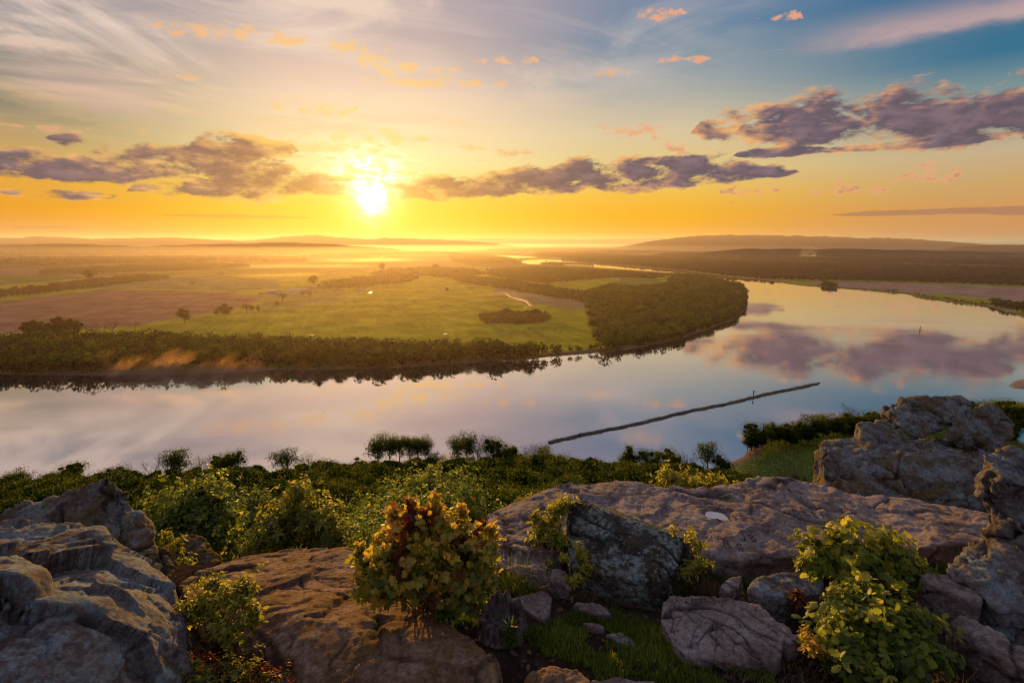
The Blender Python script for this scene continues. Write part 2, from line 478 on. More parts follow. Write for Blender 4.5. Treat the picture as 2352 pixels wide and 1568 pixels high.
# height of the ground below the viewpoint along the slope: distance from the viewpoint -> z
SLR = np.array([0, 8, 12, 20, 30, 45, 60, 100, 150, 200, 260, 310, 345, 380, 430, 1e6])
SLZ = np.array([-6, -8, -11, -17, -23.5, -34, -44, -68, -93, -116, -139, -153, -161, -166.5, ZG, ZG])
def slope_z(X, Y):
    r = np.sqrt(.45 * X * X + Y * Y)      # the slope runs along the river, not round the viewpoint
    th = np.arctan2(X, Y)
    # the flat by the river comes closer on the right
    k = 1.0 + 0.75 * sstep(R(20), R(34), th)
    return np.interp(r * (1 + (k - 1) * sstep(60, 260, r)), SLR, SLZ)

def land_z(X, Y):
    sd = river_sd(X, Y)
    z = slope_z(X, Y)
    p = np.stack([X, Y, 0 * X], -1)
    r = np.hypot(X, Y)
    z = z + pn(p / 45.0) * np.clip((z - ZG) / 40, 0, 1) * 4.5 + pn(p / 210.0 + 5) * 0.5
    far = sstep(2500, 9000, r)
    z = z + far * np.clip(pn(p / 2300.0 + 9) + 0.15, 0, 2) * 9
    bank = sstep(-4, 9, sd)
    flat = np.clip((z - ZG) / 3.0, 0, 1)
    z = np.where(flat < 1, (ZW - 3.0) + (z - ZW + 3.0) * np.maximum(bank, flat), z)
    return z, sd

# polar sheet: fine near the river, coarse towards the horizon
NR, NA = 560, 760
rr = np.concatenate([np.geomspace(9, 300, 70, endpoint=False), np.geomspace(300, 6000, 390, endpoint=False), np.geomspace(6000, 90000, 100)])
aa = np.linspace(R(-64), R(64), NA)
NR = len(rr)
RR, AA = np.meshgrid(rr, aa, indexing='ij')
LX, LY = (RR * np.sin(AA)).ravel(), (RR * np.cos(AA)).ravel()
LZ, LSD = land_z(LX, LY)
idx = np.arange(NR * NA).reshape(NR, NA)
LF = np.stack([idx[:-1, :-1], idx[:-1, 1:], idx[1:, 1:], idx[1:, :-1]], -1).reshape(-1, 4)[:, ::-1]

# land use painted by area: base colour per vertex
FIELD = {}
lc = np.tile(np.array([0.205, 0.185, 0.016]), (len(LX), 1))            # pasture
P3_ = np.stack([LX, LY, 0 * LX], -1)
wx = LX + pn(P3_ / 60) * 14; wy = LY + pn(P3_ / 60 + 40) * 14
LR = np.hypot(LX, LY)
def paint(poly, colr, soft=12.0, k=1.0):
    global lc
    q = gp(poly)
    X, Y = wx, wy
    d = seg_dist(q, X, Y); ins = inside(q, X, Y)
    w = np.where(ins, 0.5 + 0.5 * np.clip(d / soft, 0, 1), 0.5 - 0.5 * np.clip(d / soft, 0, 1))[:, None] * k
    lc = lc * (1 - w) + np.array(colr) * w
far_n = pn(P3_ * np.array([1 / 900, 1 / 2600, 1]) + 3)
fw = sstep(2400, 4200, LR)[:, None]
lc = lc * (1 - fw) + fw * np.where(far_n[:, None] > 0.05, np.array([.05, .05, .022]), np.array([.10, .075, .045]))
paint([(-600, 700), (0, 692), (240, 664), (380, 667), (520, 671), (598, 681), (585, 700), (520, 714), (300, 748), (120, 762), (-600, 790)], (.165, .082, .058))
paint([(-600, 655), (0, 655), (250, 640), (330, 632), (120, 650), (-600, 670)], (.10, .06, .045))
paint([(-300, 628), (120, 629), (200, 638), (60, 650), (-300, 664)], (.07, .085, .02))
paint([(-600, 612), (300, 618), (260, 632), (-600, 630)], (.11, .065, .05))
paint([(120, 666), (330, 642), (480, 632), (640, 640), (640, 662), (520, 668), (380, 664), (240, 662)], (.135, .115, .05))
paint([(620, 668), (700, 660), (790, 662), (780, 690), (640, 705), (590, 712)], (.12, .105, .045), k=.7)
paint([(1850, 645), (2060, 650), (2352, 660), (2600, 668), (2600, 708), (2352, 694), (2100, 671), (1885, 655)], (.22, .135, .105), soft=8)
paint([(1430, 640), (1510, 641), (1540, 655), (1460, 660), (1395, 656)], (.10, .11, .03))
paint([(1150, 660), (1340, 682), (1370, 700), (1330, 712), (1240, 700), (1120, 672)], (.14, .11, .06))
paint([(1680, 1040), (1740, 1012), (1900, 985), (2030, 960), (2200, 950), (2600, 940), (2600, 1200), (1650, 1200)], (.045, .060, .014), soft=20)
# tracks and field roads
def road(pts, width, colr, k=1.0):
    global lc
    d = seg_dist(gp(pts), LX, LY, closed=False)
    w = (1 - sstep(width * .6, width * 1.3, d))[:, None] * k
    lc = lc * (1 - w) + np.array(colr) * w
road([(-100, 768), (120, 762), (300, 746), (420, 733), (560, 718), (680, 702), (760, 688), (820, 674), (835, 664), (800, 655)], 4.0, (.20, .155, .10))
road([(640, 708), (760, 692), (850, 668), (900, 660), (960, 657)], 5.0, (.21, .16, .105), .8)
road([(980, 656), (1130, 658), (1180, 672), (1200, 690), (1210, 700)], 8.0, (.17, .14, .10), .8)
# mud and sand along the water, woodland floor
w = (1 - sstep(3, 14, np.abs(LSD - 4)))[:, None] * (LR > 200)[:, None]
lc = lc * (1 - w) + np.array([.11, .072, .048]) * w
sb = inside(SANDBAR, LX, LY)[:, None]
lc = np.where(sb, np.array([.26, .17, .12]), lc)

lc = lc * 1.75
def mat_land():
    m, nt = nmat('valley land')
    at_ = new(nt, 'ShaderNodeAttribute', attribute_name='land')
    geo = new(nt, 'ShaderNodeNewGeometry')
    px, py, pz = sep(nt, geo.outputs['Position'])
    n1 = noise(nt, xyz(nt, px, py, 0), 0.012, 6, 0.6)
    n2 = noise(nt, xyz(nt, px * 0.9 + py * 0.3, py * 0.12, 0), 0.08, 4, 0.6)
    n3 = noise(nt, xyz(nt, px, py, 0), 0.35, 4, 0.65)
    f = n1.lin(.3, .7, .62, 1.38) * n2.lin(.3, .7, .8, 1.2) * n3.lin(.25, .75, .7, 1.3)
    col = vscale(nt, NX(nt, at_.outputs['Color']), f)
    # grass and clods stand up from the ground: their faces look every way, not straight up
    tn = new(nt, 'ShaderNodeTexNoise', {'Scale': .9, 'Detail': 2.0, 'Vector': geo.outputs['Position']})
    tl = vadd(nt, vscale(nt, vadd(nt, NX(nt, tn.outputs['Color']), (-.5, -.5, -.5)), 5.0), NX(nt, geo.outputs['Normal']))
    nv = new(nt, 'ShaderNodeVectorMath', operation='NORMALIZE'); nt.links.new(tl.s, nv.inputs[0])
    b = new(nt, 'ShaderNodeBsdfDiffuse', {'Color': col, 'Normal': nv.outputs[0]})
    o = new(nt, 'ShaderNodeOutputMaterial'); nt.links.new(b.outputs[0], o.inputs[0])
    return m
land = mobj('valley_floor', np.stack([LX, LY, LZ], -1), LF, mat_land(), attrs={'land': lc})
tag(land, kind='structure')

# ------------------------------------------------------------------ river
def mat_water():
    m, nt = nmat('still river water')
    geo = new(nt, 'ShaderNodeNewGeometry')
    px, py, pz = sep(nt, geo.outputs['Position'])
    r1 = noise(nt, xyz(nt, px * 0.25, py * 0.9, 0), 0.10, 5, 0.6, 0.6)
    r2 = noise(nt, xyz(nt, px * 0.6, py * 1.0, 3), 0.9, 3, 0.6)
    calm = noise(nt, xyz(nt, px * 0.7, py * 1.6, 7), 0.008, 4, 0.6, 0.8).ss(0.45, 0.66)
    bump = new(nt, 'ShaderNodeBump', {'Strength': 0.10, 'Distance': 0.25, 'Height': r1 * (calm * 0.9 + 0.3) + r2 * (calm * 0.10)})
    g = new(nt, 'ShaderNodeBsdfGlossy', {'Color': (.93, .91, .93, 1), 'Roughness': calm.lin(0, 1, 0.035, 0.075), 'Normal': bump.outputs[0]})
    d = new(nt, 'ShaderNodeBsdfDiffuse', {'Color': (.055, .05, .055, 1)})
    lw = new(nt, 'ShaderNodeLayerWeight', {'Blend': 0.5})
    fac = NX(nt, lw.outputs['Facing']).lin(0.45, 0.85, 0.55, 0.86)
    mx = new(nt, 'ShaderNodeMixShader', {'Fac': fac})
    nt.links.new(d.outputs[0], mx.inputs[1]); nt.links.new(g.outputs[0], mx.inputs[2])
    o = new(nt, 'ShaderNodeOutputMaterial'); nt.links.new(mx.outputs[0], o.inputs[0])
    return m
M_WATER = mat_water()
wv = np.array([(-3000, 150, ZW), (9000, 150, ZW), (9000, 12000, ZW), (-3000, 12000, ZW)])
tag(mobj('river_water', wv, np.array([[0, 1, 2, 3]]), M_WATER), kind='structure')

# ------------------------------------------------------------------ far hills
def mat_plain(name, colr, var=0.3, sc=0.01):
    m, nt = nmat(name)
    geo = new(nt, 'ShaderNodeNewGeometry')
    n1 = noise(nt, geo.outputs['Position'], sc, 5, 0.6)
    b = new(nt, 'ShaderNodeBsdfDiffuse', {'Color': vscale(nt, xyz(nt, *colr), n1.lin(.3, .7, 1 - var, 1 + var))})
    o = new(nt, 'ShaderNodeOutputMaterial'); nt.links.new(b.outputs[0], o.inputs[0])
    return m
M_HILL = mat_plain('wooded hills', (.045, .042, .024), .4, .004)
def hill(prof, D, depth, seed):
    """prof: photo pixels of the skyline; the hill stands D metres out and is depth metres thick"""
    xs = np.array([p[0] for p in prof], float); ys = np.array([p[1] for p in prof], float)
    n = 260; gx = np.linspace(xs[0], xs[-1], n); gy = np.interp(gx, xs, ys)
    rows_ = []
    m = 14
    for j in range(m):
        t = j / (m - 1) * 2 - 1                      # front .. back
        Yd = D + t * depth
        for k in range(n):
            top = at(gx[k], gy[k], D)
            h = top[2] - ZG
            prof_h = h * (1 - t * t) ** 0.8
            rows_.append((top[0] * Yd / D, Yd, prof_h))
    V = np.array(rows_)
    nz = fbm(np.stack([V[:, 0] / 420, V[:, 1] / 420, V[:, 0] * 0 + seed], -1), 4)
    V[:, 2] = ZG - 4 + np.maximum(V[:, 2], 0) * (1 + 0.10 * nz) + 3 * np.clip(V[:, 2] / 20, 0, 1) * nz
    ix = np.arange(n * m).reshape(m, n)
    F = np.stack([ix[:-1, :-1], ix[:-1, 1:], ix[1:, 1:], ix[1:, :-1]], -1).reshape(-1, 4)
    tag(mobj('hills', V, F, M_HILL), kind='structure')
hill([(1380, 572), (1450, 562), (1510, 551), (1560, 545), (1620, 541), (1700, 540), (1800, 541), (1900, 543), (2000, 546), (2100, 549), (2160, 553), (2230, 558), (2300, 564), (2360, 574)], 14000, 2600, 1)
hill([(2120, 580), (2200, 566), (2290, 562), (2352, 562), (2500, 556), (2700, 552), (2900, 556)], 9500, 1500, 2)
hill([(1540, 592), (1640, 577), (1700, 571), (1800, 570), (1960, 571), (2100, 574), (2240, 577), (2400, 582), (2480, 594)], 6200, 700, 3)
hill([(440, 570), (520, 558), (600, 550), (660, 543), (720, 540), (770, 544), (830, 549), (920, 546), (1000, 550), (1100, 555), (1200, 566)], 17000, 2500, 4)
hill([(-300, 550), (0, 546), (100, 543), (220, 548), (380, 545), (480, 550), (620, 557), (700, 570)], 15000, 2200, 5)
hill([(-300, 566), (0, 562), (160, 560), (330, 565), (520, 560), (640, 556), (760, 560), (900, 570), (960, 580)], 9000, 1200, 6)

hill([(100, 566), (300, 552), (600, 548), (900, 549), (1150, 547), (1350, 549), (1500, 547), (1700, 550), (1850, 562)], 30000, 4000, 7)
# ------------------------------------------------------------------ morning haze lying in the valley (real volumes)
def mat_haze(name, dens, g=0.6, colr=(1, .96, .9)):
    m, nt = nmat(name)
    v = new(nt, 'ShaderNodeVolumeScatter', {'Color': tuple(colr) + (1,), 'Density': dens, 'Anisotropy': g})
    o = new(nt, 'ShaderNodeOutputMaterial'); nt.links.new(v.outputs[0], o.inputs['Volume'])
    m.cycles.homogeneous_volume = True
    return m
def box_vf(x0, x1, y0, y1, z0, z1):
    V = np.array([(x, y, z) for z in (z0, z1) for y in (y0, y1) for x in (x0, x1)], float)
    F = np.array([(0, 2, 3, 1), (4, 5, 7, 6), (0, 1, 5, 4), (2, 6, 7, 3), (0, 4, 6, 2), (1, 3, 7, 5)])
    return V, F
HAZE_C = (.44, .30, .275)
V, F = box_vf(-60000, 60000, 420, 80000, ZW - 12, -60)
tag(mobj('valley_haze', V, F, mat_haze('valley haze', 1 / 4700.0, .68, HAZE_C), smooth=False), kind='structure')
V, F = box_vf(-60000, 60000, 3000, 79000, -59.5, 200)
tag(mobj('horizon_haze', V, F, mat_haze('horizon haze', 1 / 10000.0, .5, (.62, .41, .34)), smooth=False), kind='structure')
# ------------------------------------------------------------------ foliage materials
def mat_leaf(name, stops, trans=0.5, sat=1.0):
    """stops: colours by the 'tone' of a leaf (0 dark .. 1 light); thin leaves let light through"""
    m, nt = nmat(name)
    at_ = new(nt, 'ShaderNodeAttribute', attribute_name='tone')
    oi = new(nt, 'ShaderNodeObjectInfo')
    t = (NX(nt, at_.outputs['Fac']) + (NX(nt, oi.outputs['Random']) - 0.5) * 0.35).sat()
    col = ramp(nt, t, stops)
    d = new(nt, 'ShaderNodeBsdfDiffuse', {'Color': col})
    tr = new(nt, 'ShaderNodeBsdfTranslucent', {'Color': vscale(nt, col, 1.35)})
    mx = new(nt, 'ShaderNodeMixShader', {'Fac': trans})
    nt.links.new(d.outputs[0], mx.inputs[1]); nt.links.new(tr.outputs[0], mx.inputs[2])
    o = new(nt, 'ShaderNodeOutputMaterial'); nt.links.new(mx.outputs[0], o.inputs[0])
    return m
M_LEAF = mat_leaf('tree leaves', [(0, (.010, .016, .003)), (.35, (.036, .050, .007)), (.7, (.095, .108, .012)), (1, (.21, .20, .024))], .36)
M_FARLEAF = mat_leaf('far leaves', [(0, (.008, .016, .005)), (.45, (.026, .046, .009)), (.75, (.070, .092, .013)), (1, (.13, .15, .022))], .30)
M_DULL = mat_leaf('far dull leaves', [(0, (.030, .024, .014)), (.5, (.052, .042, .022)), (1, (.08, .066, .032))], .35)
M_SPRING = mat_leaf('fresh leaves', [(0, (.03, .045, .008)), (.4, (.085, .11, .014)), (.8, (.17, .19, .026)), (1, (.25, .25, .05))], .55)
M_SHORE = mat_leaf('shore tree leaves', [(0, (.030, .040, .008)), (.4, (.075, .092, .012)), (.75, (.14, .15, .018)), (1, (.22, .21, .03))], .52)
M_BARK = mat_plain('bark', (.060, .047, .036), .4, 6.0)
M_TWIG = mat_plain('bare twigs', (.095, .075, .060), .3, 4.0)

def rand_rot_quads(r, C, size, asp=1.5, up=0.25, out=None, spread=.75):
    """diamond leaves of the given sizes at the centres C; out: direction they face on the whole"""
    n = len(C)
    nrm = r.normal(size=(n, 3))
    if out is None: nrm[:, 2] += up * np.sign(nrm[:, 2]) + up
    else: nrm = nrm * spread + out * 1.15 + np.array([0, 0, .25])
    nrm /= np.linalg.norm(nrm, axis=1)[:, None]
    t = r.normal(size=(n, 3)); t -= nrm * (t * nrm).sum(1)[:, None]; t /= np.linalg.norm(t, axis=1)[:, None]
    b = np.cross(nrm, t)
    s = np.asarray(size)[:, None] if not np.isscalar(size) else size
    V = np.stack([C - t * s * .5, C + b * s * .5 / asp, C + t * s * .5, C - b * s * .5 / asp], 1).reshape(-1, 3)
    F = np.arange(4 * n).reshape(n, 4)
    return V, F

def tube(pts, rad, k=5):
    pts = np.asarray(pts, float); n = len(pts); rad = np.broadcast_to(rad, (n,))
    T = np.gradient(pts, axis=0); T /= np.linalg.norm(T, axis=1)[:, None] + 1e-9
    ref = np.array([.3, .9, .2]) if abs(T[0, 2]) > .5 else np.array([0, 0, 1.0])
    U = np.cross(T, ref); U /= np.linalg.norm(U, axis=1)[:, None] + 1e-9
    Wv = np.cross(T, U)
    a = np.arange(k) / k * 2 * pi
    V = (pts[:, None] + rad[:, None, None] * (np.cos(a)[None, :, None] * U[:, None] + np.sin(a)[None, :, None] * Wv[:, None])).reshape(-1, 3)
    F = [(i * k + j, i * k + (j + 1) % k, (i + 1) * k + (j + 1) % k, (i + 1) * k + j) for i in range(n - 1) for j in range(k)]
    return V, np.array(F)

# a small faceted ball in quads: a dark core added to stand for the shade inside a leaf clump
def _ball(m=3):
    V, F = [], []
    for ax in range(3):
        for sg in (-1, 1):
            n0 = len(V)
            for i in range(m):
                for j in range(m):
                    q = np.zeros(3); q[ax] = sg; q[(ax + 1) % 3] = -1 + 2 * i / (m - 1); q[(ax + 2) % 3] = -1 + 2 * j / (m - 1)
                    V.append(q / np.linalg.norm(q))
            for i in range(m - 1):
                for j in range(m - 1):
                    f = [n0 + i * m + j, n0 + (i + 1) * m + j, n0 + (i + 1) * m + j + 1, n0 + i * m + j + 1]
                    F.append(f if sg > 0 else f[::-1])
    return np.array(V), np.array(F)
ICO, ICOQ = _ball(3)
CUBE = _ball(2)
def make_crown(seed, lobes, leaves, size, base=.25, rx=.36, shape='round', flat=1.0, droop=0.0, loose=0.28, core=.52, ball=None):
    """crown of a tree of height 1: lobes (clumps) over an uneven envelope, each filled with small leaves"""
    BL = ball or (ICO, ICOQ)
    r = np.random.default_rng(seed)
    zc, rz = (1 + base) / 2, (1 - base) / 2
    L = []
    while len(L) < lobes:
        u = r.normal(size=3); u /= np.linalg.norm(u); q = r.uniform(.45, .86) if len(L) % 4 else r.uniform(.1, .5)
        p = u * q
        if shape == 'cone': k = 1.0 - .8 * (p[2] * .5 + .5)
        elif shape == 'vase': k = .55 + .55 * (p[2] * .5 + .5)
        else: k = 1.0
        rl = r.uniform(.11, .31) * (rx / .36) * (1.0 if shape != 'cone' else .4 + .8 * k)
        L.append((p[0] * rx * k, p[1] * rx * k, zc + p[2] * rz * .92, rl))
    L = np.array(L)
    w = L[:, 3] ** 2; cnt = np.maximum((leaves * w / w.sum()).astype(int), 3)
    C, tone, OUT, CORE = [], [], [], []
    for (x, y, z, rl), n in zip(L, cnt):
        u = r.normal(size=(n, 3)); u /= np.linalg.norm(u, axis=1)[:, None]
        q = (1 - loose * r.random(n) ** .6)[:, None] * r.uniform(.85, 1.15, (n, 1))
        pts = np.array([x, y, z]) + u * q * rl * np.array([1, 1, .72 * flat])
        C.append(pts); OUT.append(u)
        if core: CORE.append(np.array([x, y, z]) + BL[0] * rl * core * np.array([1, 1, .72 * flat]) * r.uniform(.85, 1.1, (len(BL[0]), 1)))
        tl = r.uniform(-.16, .16)
        tone.append(np.clip(.36 + tl + .30 * u[:, 2] + .30 * (z - zc) / rz + r.normal(size=n) * .09, 0, 1))  # lobe and crown tops toned lighter, undersides darker: shading put into the leaf colour
    C = np.concatenate(C); tone = np.concatenate(tone)
    C[:, 2] = np.minimum(C[:, 2], .995 + .01 * r.random(len(C)))
    V, F = rand_rot_quads(r, C, size * r.uniform(.7, 1.3, len(C)), out=np.concatenate(OUT))
    T = np.repeat(tone, 4)
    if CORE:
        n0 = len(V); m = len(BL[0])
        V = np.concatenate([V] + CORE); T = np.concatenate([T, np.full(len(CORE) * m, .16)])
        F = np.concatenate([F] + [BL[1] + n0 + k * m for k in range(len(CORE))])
    return V, F, T, L

def make_trunk(seed, L, rt=.018, base=.25, k=5, nlimb=9):
    r = np.random.default_rng(seed + 77)
    bend = r.normal(size=2) * .03
    zt = np.linspace(-.06, .80, 8)
    tp = np.stack([bend[0] * np.sin(zt * 2.5), bend[1] * np.sin(zt * 2.1), zt], -1)
    parts = [tube(tp, rt * (1.15 - zt * 1.0).clip(.12, 2), k)]
    for q in L[np.argsort(-L[:, 3])][:nlimb]:
        z0 = np.clip(q[2] - .55 * np.hypot(q[0], q[1]) - r.uniform(.08, .2), base * .7, .75)
        a = np.array([np.interp(z0, zt, tp[:, 0]), np.interp(z0, zt, tp[:, 1]), z0])
        e = np.array([q[0], q[1], q[2]])
        mid = (a + e) / 2 + np.array([0, 0, -.03]) + r.normal(size=3) * .015
        parts.append(tube([a, mid, e], np.array([.5, .33, .10]) * rt, 4))
    return join(parts)

def make_bare(seed, depth=4, rt=.016, spread=.5):
    r = np.random.default_rng(seed)
    parts, tips = [], []
    def grow(p, d, l, rad, k):
        n = 4; pts = [p]; dd = d.copy()
        for i in range(n - 1):
            dd = dd + r.normal(size=3) * .10 + np.array([0, 0, .06]); dd /= np.linalg.norm(dd)
            pts.append(pts[-1] + dd * l / (n - 1))
        parts.append(tube(pts, np.linspace(rad, rad * .55, n), 5 if k < 2 else 3))
        if k >= depth: tips.append(pts[-1]); return
        for i in range(r.integers(3, 5) if k else 6):
            t = r.uniform(.35, 1.0) if i else 1.0
            q = pts[min(int(t * (n - 1) + .5), n - 1)]
            nd = dd + r.normal(size=3) * spread; nd[2] = abs(nd[2]) * .8 + .15; nd /= np.linalg.norm(nd)
            grow(q, nd, l * r.uniform(.5, .72), rad * .52, k + 1)
    grow(np.array([0, 0, -.05]), np.array([0, 0, 1.0]), .42, rt, 0)
    V, F = join(parts)
    tips = np.array(tips)
    s = V[:, 2].max(); V = V / s; tips = tips / s
    return V, F, tips

PROTO = {}
def proto(key, **k):
    seed = k.pop('seed'); lm = k.pop('mat', M_LEAF); rt = k.pop('rt', .018); nl = k.pop('nlimb', 9)
    V, F, tone, L = make_crown(seed, **k)
    tv, tf = make_trunk(seed, L, rt, k.get('base', .25), 5, nl)
    PROTO.setdefault(key, []).append((mesh_data(key + ' crown', V, F, lm, attrs={'tone': tone}, smooth=False), mesh_data(key + ' trunk', tv, tf, M_BARK)))
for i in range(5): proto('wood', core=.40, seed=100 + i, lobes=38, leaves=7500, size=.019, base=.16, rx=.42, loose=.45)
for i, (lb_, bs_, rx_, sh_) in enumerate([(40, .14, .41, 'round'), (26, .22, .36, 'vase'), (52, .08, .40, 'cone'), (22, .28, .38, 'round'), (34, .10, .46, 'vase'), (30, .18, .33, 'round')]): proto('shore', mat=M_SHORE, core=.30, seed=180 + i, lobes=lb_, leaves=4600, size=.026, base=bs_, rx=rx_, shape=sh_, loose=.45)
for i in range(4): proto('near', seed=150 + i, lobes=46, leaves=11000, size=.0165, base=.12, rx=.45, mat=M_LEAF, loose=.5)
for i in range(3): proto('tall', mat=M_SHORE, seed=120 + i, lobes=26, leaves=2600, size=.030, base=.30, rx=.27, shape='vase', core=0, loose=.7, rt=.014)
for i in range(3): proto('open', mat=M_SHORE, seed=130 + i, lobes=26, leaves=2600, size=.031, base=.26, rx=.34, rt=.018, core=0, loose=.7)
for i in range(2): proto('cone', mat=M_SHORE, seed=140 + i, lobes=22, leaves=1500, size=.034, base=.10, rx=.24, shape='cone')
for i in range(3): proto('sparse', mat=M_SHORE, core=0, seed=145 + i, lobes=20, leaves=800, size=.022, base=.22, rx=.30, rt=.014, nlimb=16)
for i in range(3):
    V, F, tips = make_bare(160 + i)
    r_ = np.random.default_rng(5 + i)
    C = np.repeat(tips, 2, 0) + r_.normal(size=(len(tips) * 2, 3)) * .02
    qv, qf = rand_rot_quads(r_, C, .018)
    PROTO.setdefault('bare', []).append((mesh_data('bare crown', qv, qf, M_TWIG, attrs={'tone': np.full(len(qv), .5)}, smooth=False), mesh_data('bare trunk', V, F, M_TWIG)))

def plant_tree(key, x, y, z, H, wscale=1.0, name='tree', label=None, group=None, cat='tree', var=None, rz=None):
    var = random.randrange(len(PROTO[key])) if var is None else var
    c, t = PROTO[key][var % len(PROTO[key])]
    e = empty(name, (x, y, z), random.uniform(0, 6.28) if rz is None else rz, (H * wscale, H * wscale, H))
    inst('trunk', t, e); inst('crown', c, e)
    tag(e, label, cat, group)
    return e

# ------------------------------------------------------------------ far-off woods: crowns merged into one mass per wood
def low_crown(seed, leaves, size):
    V, F, tone, L = make_crown(seed, lobes=9, leaves=leaves, size=size, base=.05, rx=.46, loose=.2, core=0)
    return V[F.ravel()], tone[F.ravel()]
LOW = [low_crown(200 + i, 110, .20) for i in range(6)]
LOWER = [low_crown(220 + i, 44, .32) for i in range(5)]

def scatter(poly_px, spacing, seed, edge=None, z=ZG):
    r = np.random.default_rng(seed)
    q = gp(poly_px) if z == ZG else poly_px
    a = np.array(q); x0, y0 = a.min(0); x1, y1 = a.max(0)
    nx, ny = int((x1 - x0) / spacing) + 1, int((y1 - y0) / spacing) + 1
    gx, gy = np.meshgrid(np.arange(nx), np.arange(ny))
    X = x0 + (gx.ravel() + r.uniform(-.45, .45, gx.size)) * spacing; Y = y0 + (gy.ravel() + r.uniform(-.45, .45, gx.size)) * spacing
    ok = inside(q, X + 8 * np.sin(Y / 23), Y)
    X, Y = X[ok], Y[ok]
    ok = river_sd(X, Y) > 5.0
    return X[ok], Y[ok]

def wood_mass(name, X, Y, Z, H, low, mat, label, group=None, wide=1.0, seed=3, tone_off=0.0):
    r = np.random.default_rng(seed)
    Vs, Ts = [], []
    pick = r.integers(0, len(low), len(X)); th = r.uniform(0, 6.28, len(X)); to = r.normal(size=len(X)) * .17 + tone_off
    for k, (bv, bt) in enumerate(low):
        s = pick == k
        if not s.any(): continue
        c_, s_ = np.cos(th[s])[:, None], np.sin(th[s])[:, None]
        hh = H[s][:, None]
        x = (bv[None, :, 0] * c_ - bv[None, :, 1] * s_) * hh * wide + X[s][:, None]
        y = (bv[None, :, 0] * s_ + bv[None, :, 1] * c_) * hh * wide + Y[s][:, None]
        z = bv[None, :, 2] * hh + Z[s][:, None]
        Vs.append(np.stack([x, y, z], -1).reshape(-1, 3)); Ts.append(np.clip(bt[None, :] + to[s][:, None], 0, 1).ravel())
    V = np.concatenate(Vs); T = np.concatenate(Ts)
    o = mobj(name, V, np.arange(len(V)).reshape(-1, 4), mat, attrs={'tone': T}, smooth=False)
    tag(o, label, 'woodland', group, 'stuff')
    return o

def wood(name, poly, spacing, hmin, hmax, low, mat, label, seed, wide=1.0, tone_off=0.0):
    X, Y = scatter(poly, spacing, seed)
    r = np.random.default_rng(seed + 1)
    H = (hmin + (hmax - hmin) * r.random(len(X)) ** 1.6) * (1 + .32 * pn(np.stack([X / 45, Y / 45, 0 * X], -1)))
    Z, _ = land_z(X, Y)
    return wood_mass(name, X, Y, Z - H * .04, H, low, mat, label, None, wide, seed, tone_off)

BELT = [(-420, 786), (0, 786), (180, 784), (330, 782), (460, 789), (640, 794), (800, 802), (1000, 803), (1120, 810), (1185, 816), (1250, 814), (1330, 806), (1380, 800),
        (1420, 806), (1346, 812), (1259, 819), (1206, 826), (1065, 833), (960, 842), (870, 846), (784, 848), (640, 849), (560, 853), (400, 859), (200, 862), (0, 860), (-420, 864)]
wood('riverside_wood', BELT, 8.5, 9, 25, LOW, M_FARLEAF, 'long belt of riverside woodland lining the far bank below the fields', 31)
PEN = [(1348, 692), (1356, 720), (1368, 760), (1384, 800), (1452, 801), (1568, 778), (1638, 752), (1691, 732), (1716, 709), (1716, 677), (1704, 659), (1656, 646), (1603, 636), (1545, 632),
       (1535, 656), (1470, 664), (1395, 660), (1345, 676)]
wood('peninsula_wood', PEN, 8.5, 9, 20, LOW, M_FARLEAF, 'dense green wood covering the rounded river peninsula', 32, tone_off=.04)
wood('wood_strip', [(1050, 636), (1110, 640), (1180, 648), (1260, 660), (1345, 674), (1395, 660), (1400, 676), (1350, 694), (1290, 686), (1180, 668), (1090, 654), (1046, 646)], 10, 9, 15, LOWER, M_FARLEAF,
     'dark curving strip of wood running from the pasture to the peninsula', 33)
wood('wood_strip', [(1120, 620), (1230, 614), (1330, 618), (1440, 624), (1545, 632), (1500, 641), (1430, 638), (1330, 644), (1250, 652), (1180, 644), (1120, 632)], 13, 7, 13, LOWER, M_FARLEAF,
     'broken wood between the small meadow and the river channel', 34)
wood('hedge_grove', [(1096, 737), (1110, 727), (1150, 722), (1200, 722), (1245, 724), (1262, 731), (1240, 741), (1190, 744), (1120, 744)], 7, 8, 15, LOW, M_FARLEAF,
     'oval grove of trees standing alone in the green pasture', 35)
wood('misty_wood', [(725, 662), (760, 650), (850, 640), (900, 634), (960, 640), (930, 650), (880, 654), (850, 658), (780, 664)], 12, 12, 20, LOWER, M_FARLEAF,
     'hazy clump of woodland behind the farm buildings, glowing with mist', 36)
wood('misty_wood', [(850, 630), (900, 620), (1000, 616), (1080, 620), (1120, 630), (1040, 640), (960, 634), (900, 638)], 16, 10, 18, LOWER, M_FARLEAF,
     'misty line of trees in the golden haze below the sun', 37)
wood('hedgerow', [(-500, 690), (0, 684), (150, 668), (260, 656), (340, 646), (385, 642), (384, 636), (320, 634), (200, 645), (100, 660), (0, 670), (-500, 680)], 14, 8, 16, LOWER, M_DULL,
     'dark hedgerow slanting down to the left edge of the brown field', 38)
wood('hedgerow', [(90, 632), (250, 628), (400, 624), (520, 616), (565, 614), (560, 609), (470, 607), (380, 606), (250, 614), (100, 622)], 18, 10, 20, LOWER, M_DULL,
     'long purple hedgerow crossing the misty fields at the left', 39)
wood('copse', [(604, 603), (700, 601), (704, 597), (610, 597)], 20, 14, 22, LOWER, M_DULL, 'small flat copse far out in the golden mist', 40)
wood('copse', [(528, 616), (572, 614), (572, 610), (528, 611)], 18, 12, 18, LOWER, M_DULL, 'tiny dark copse at the end of the long hedgerow', 41)
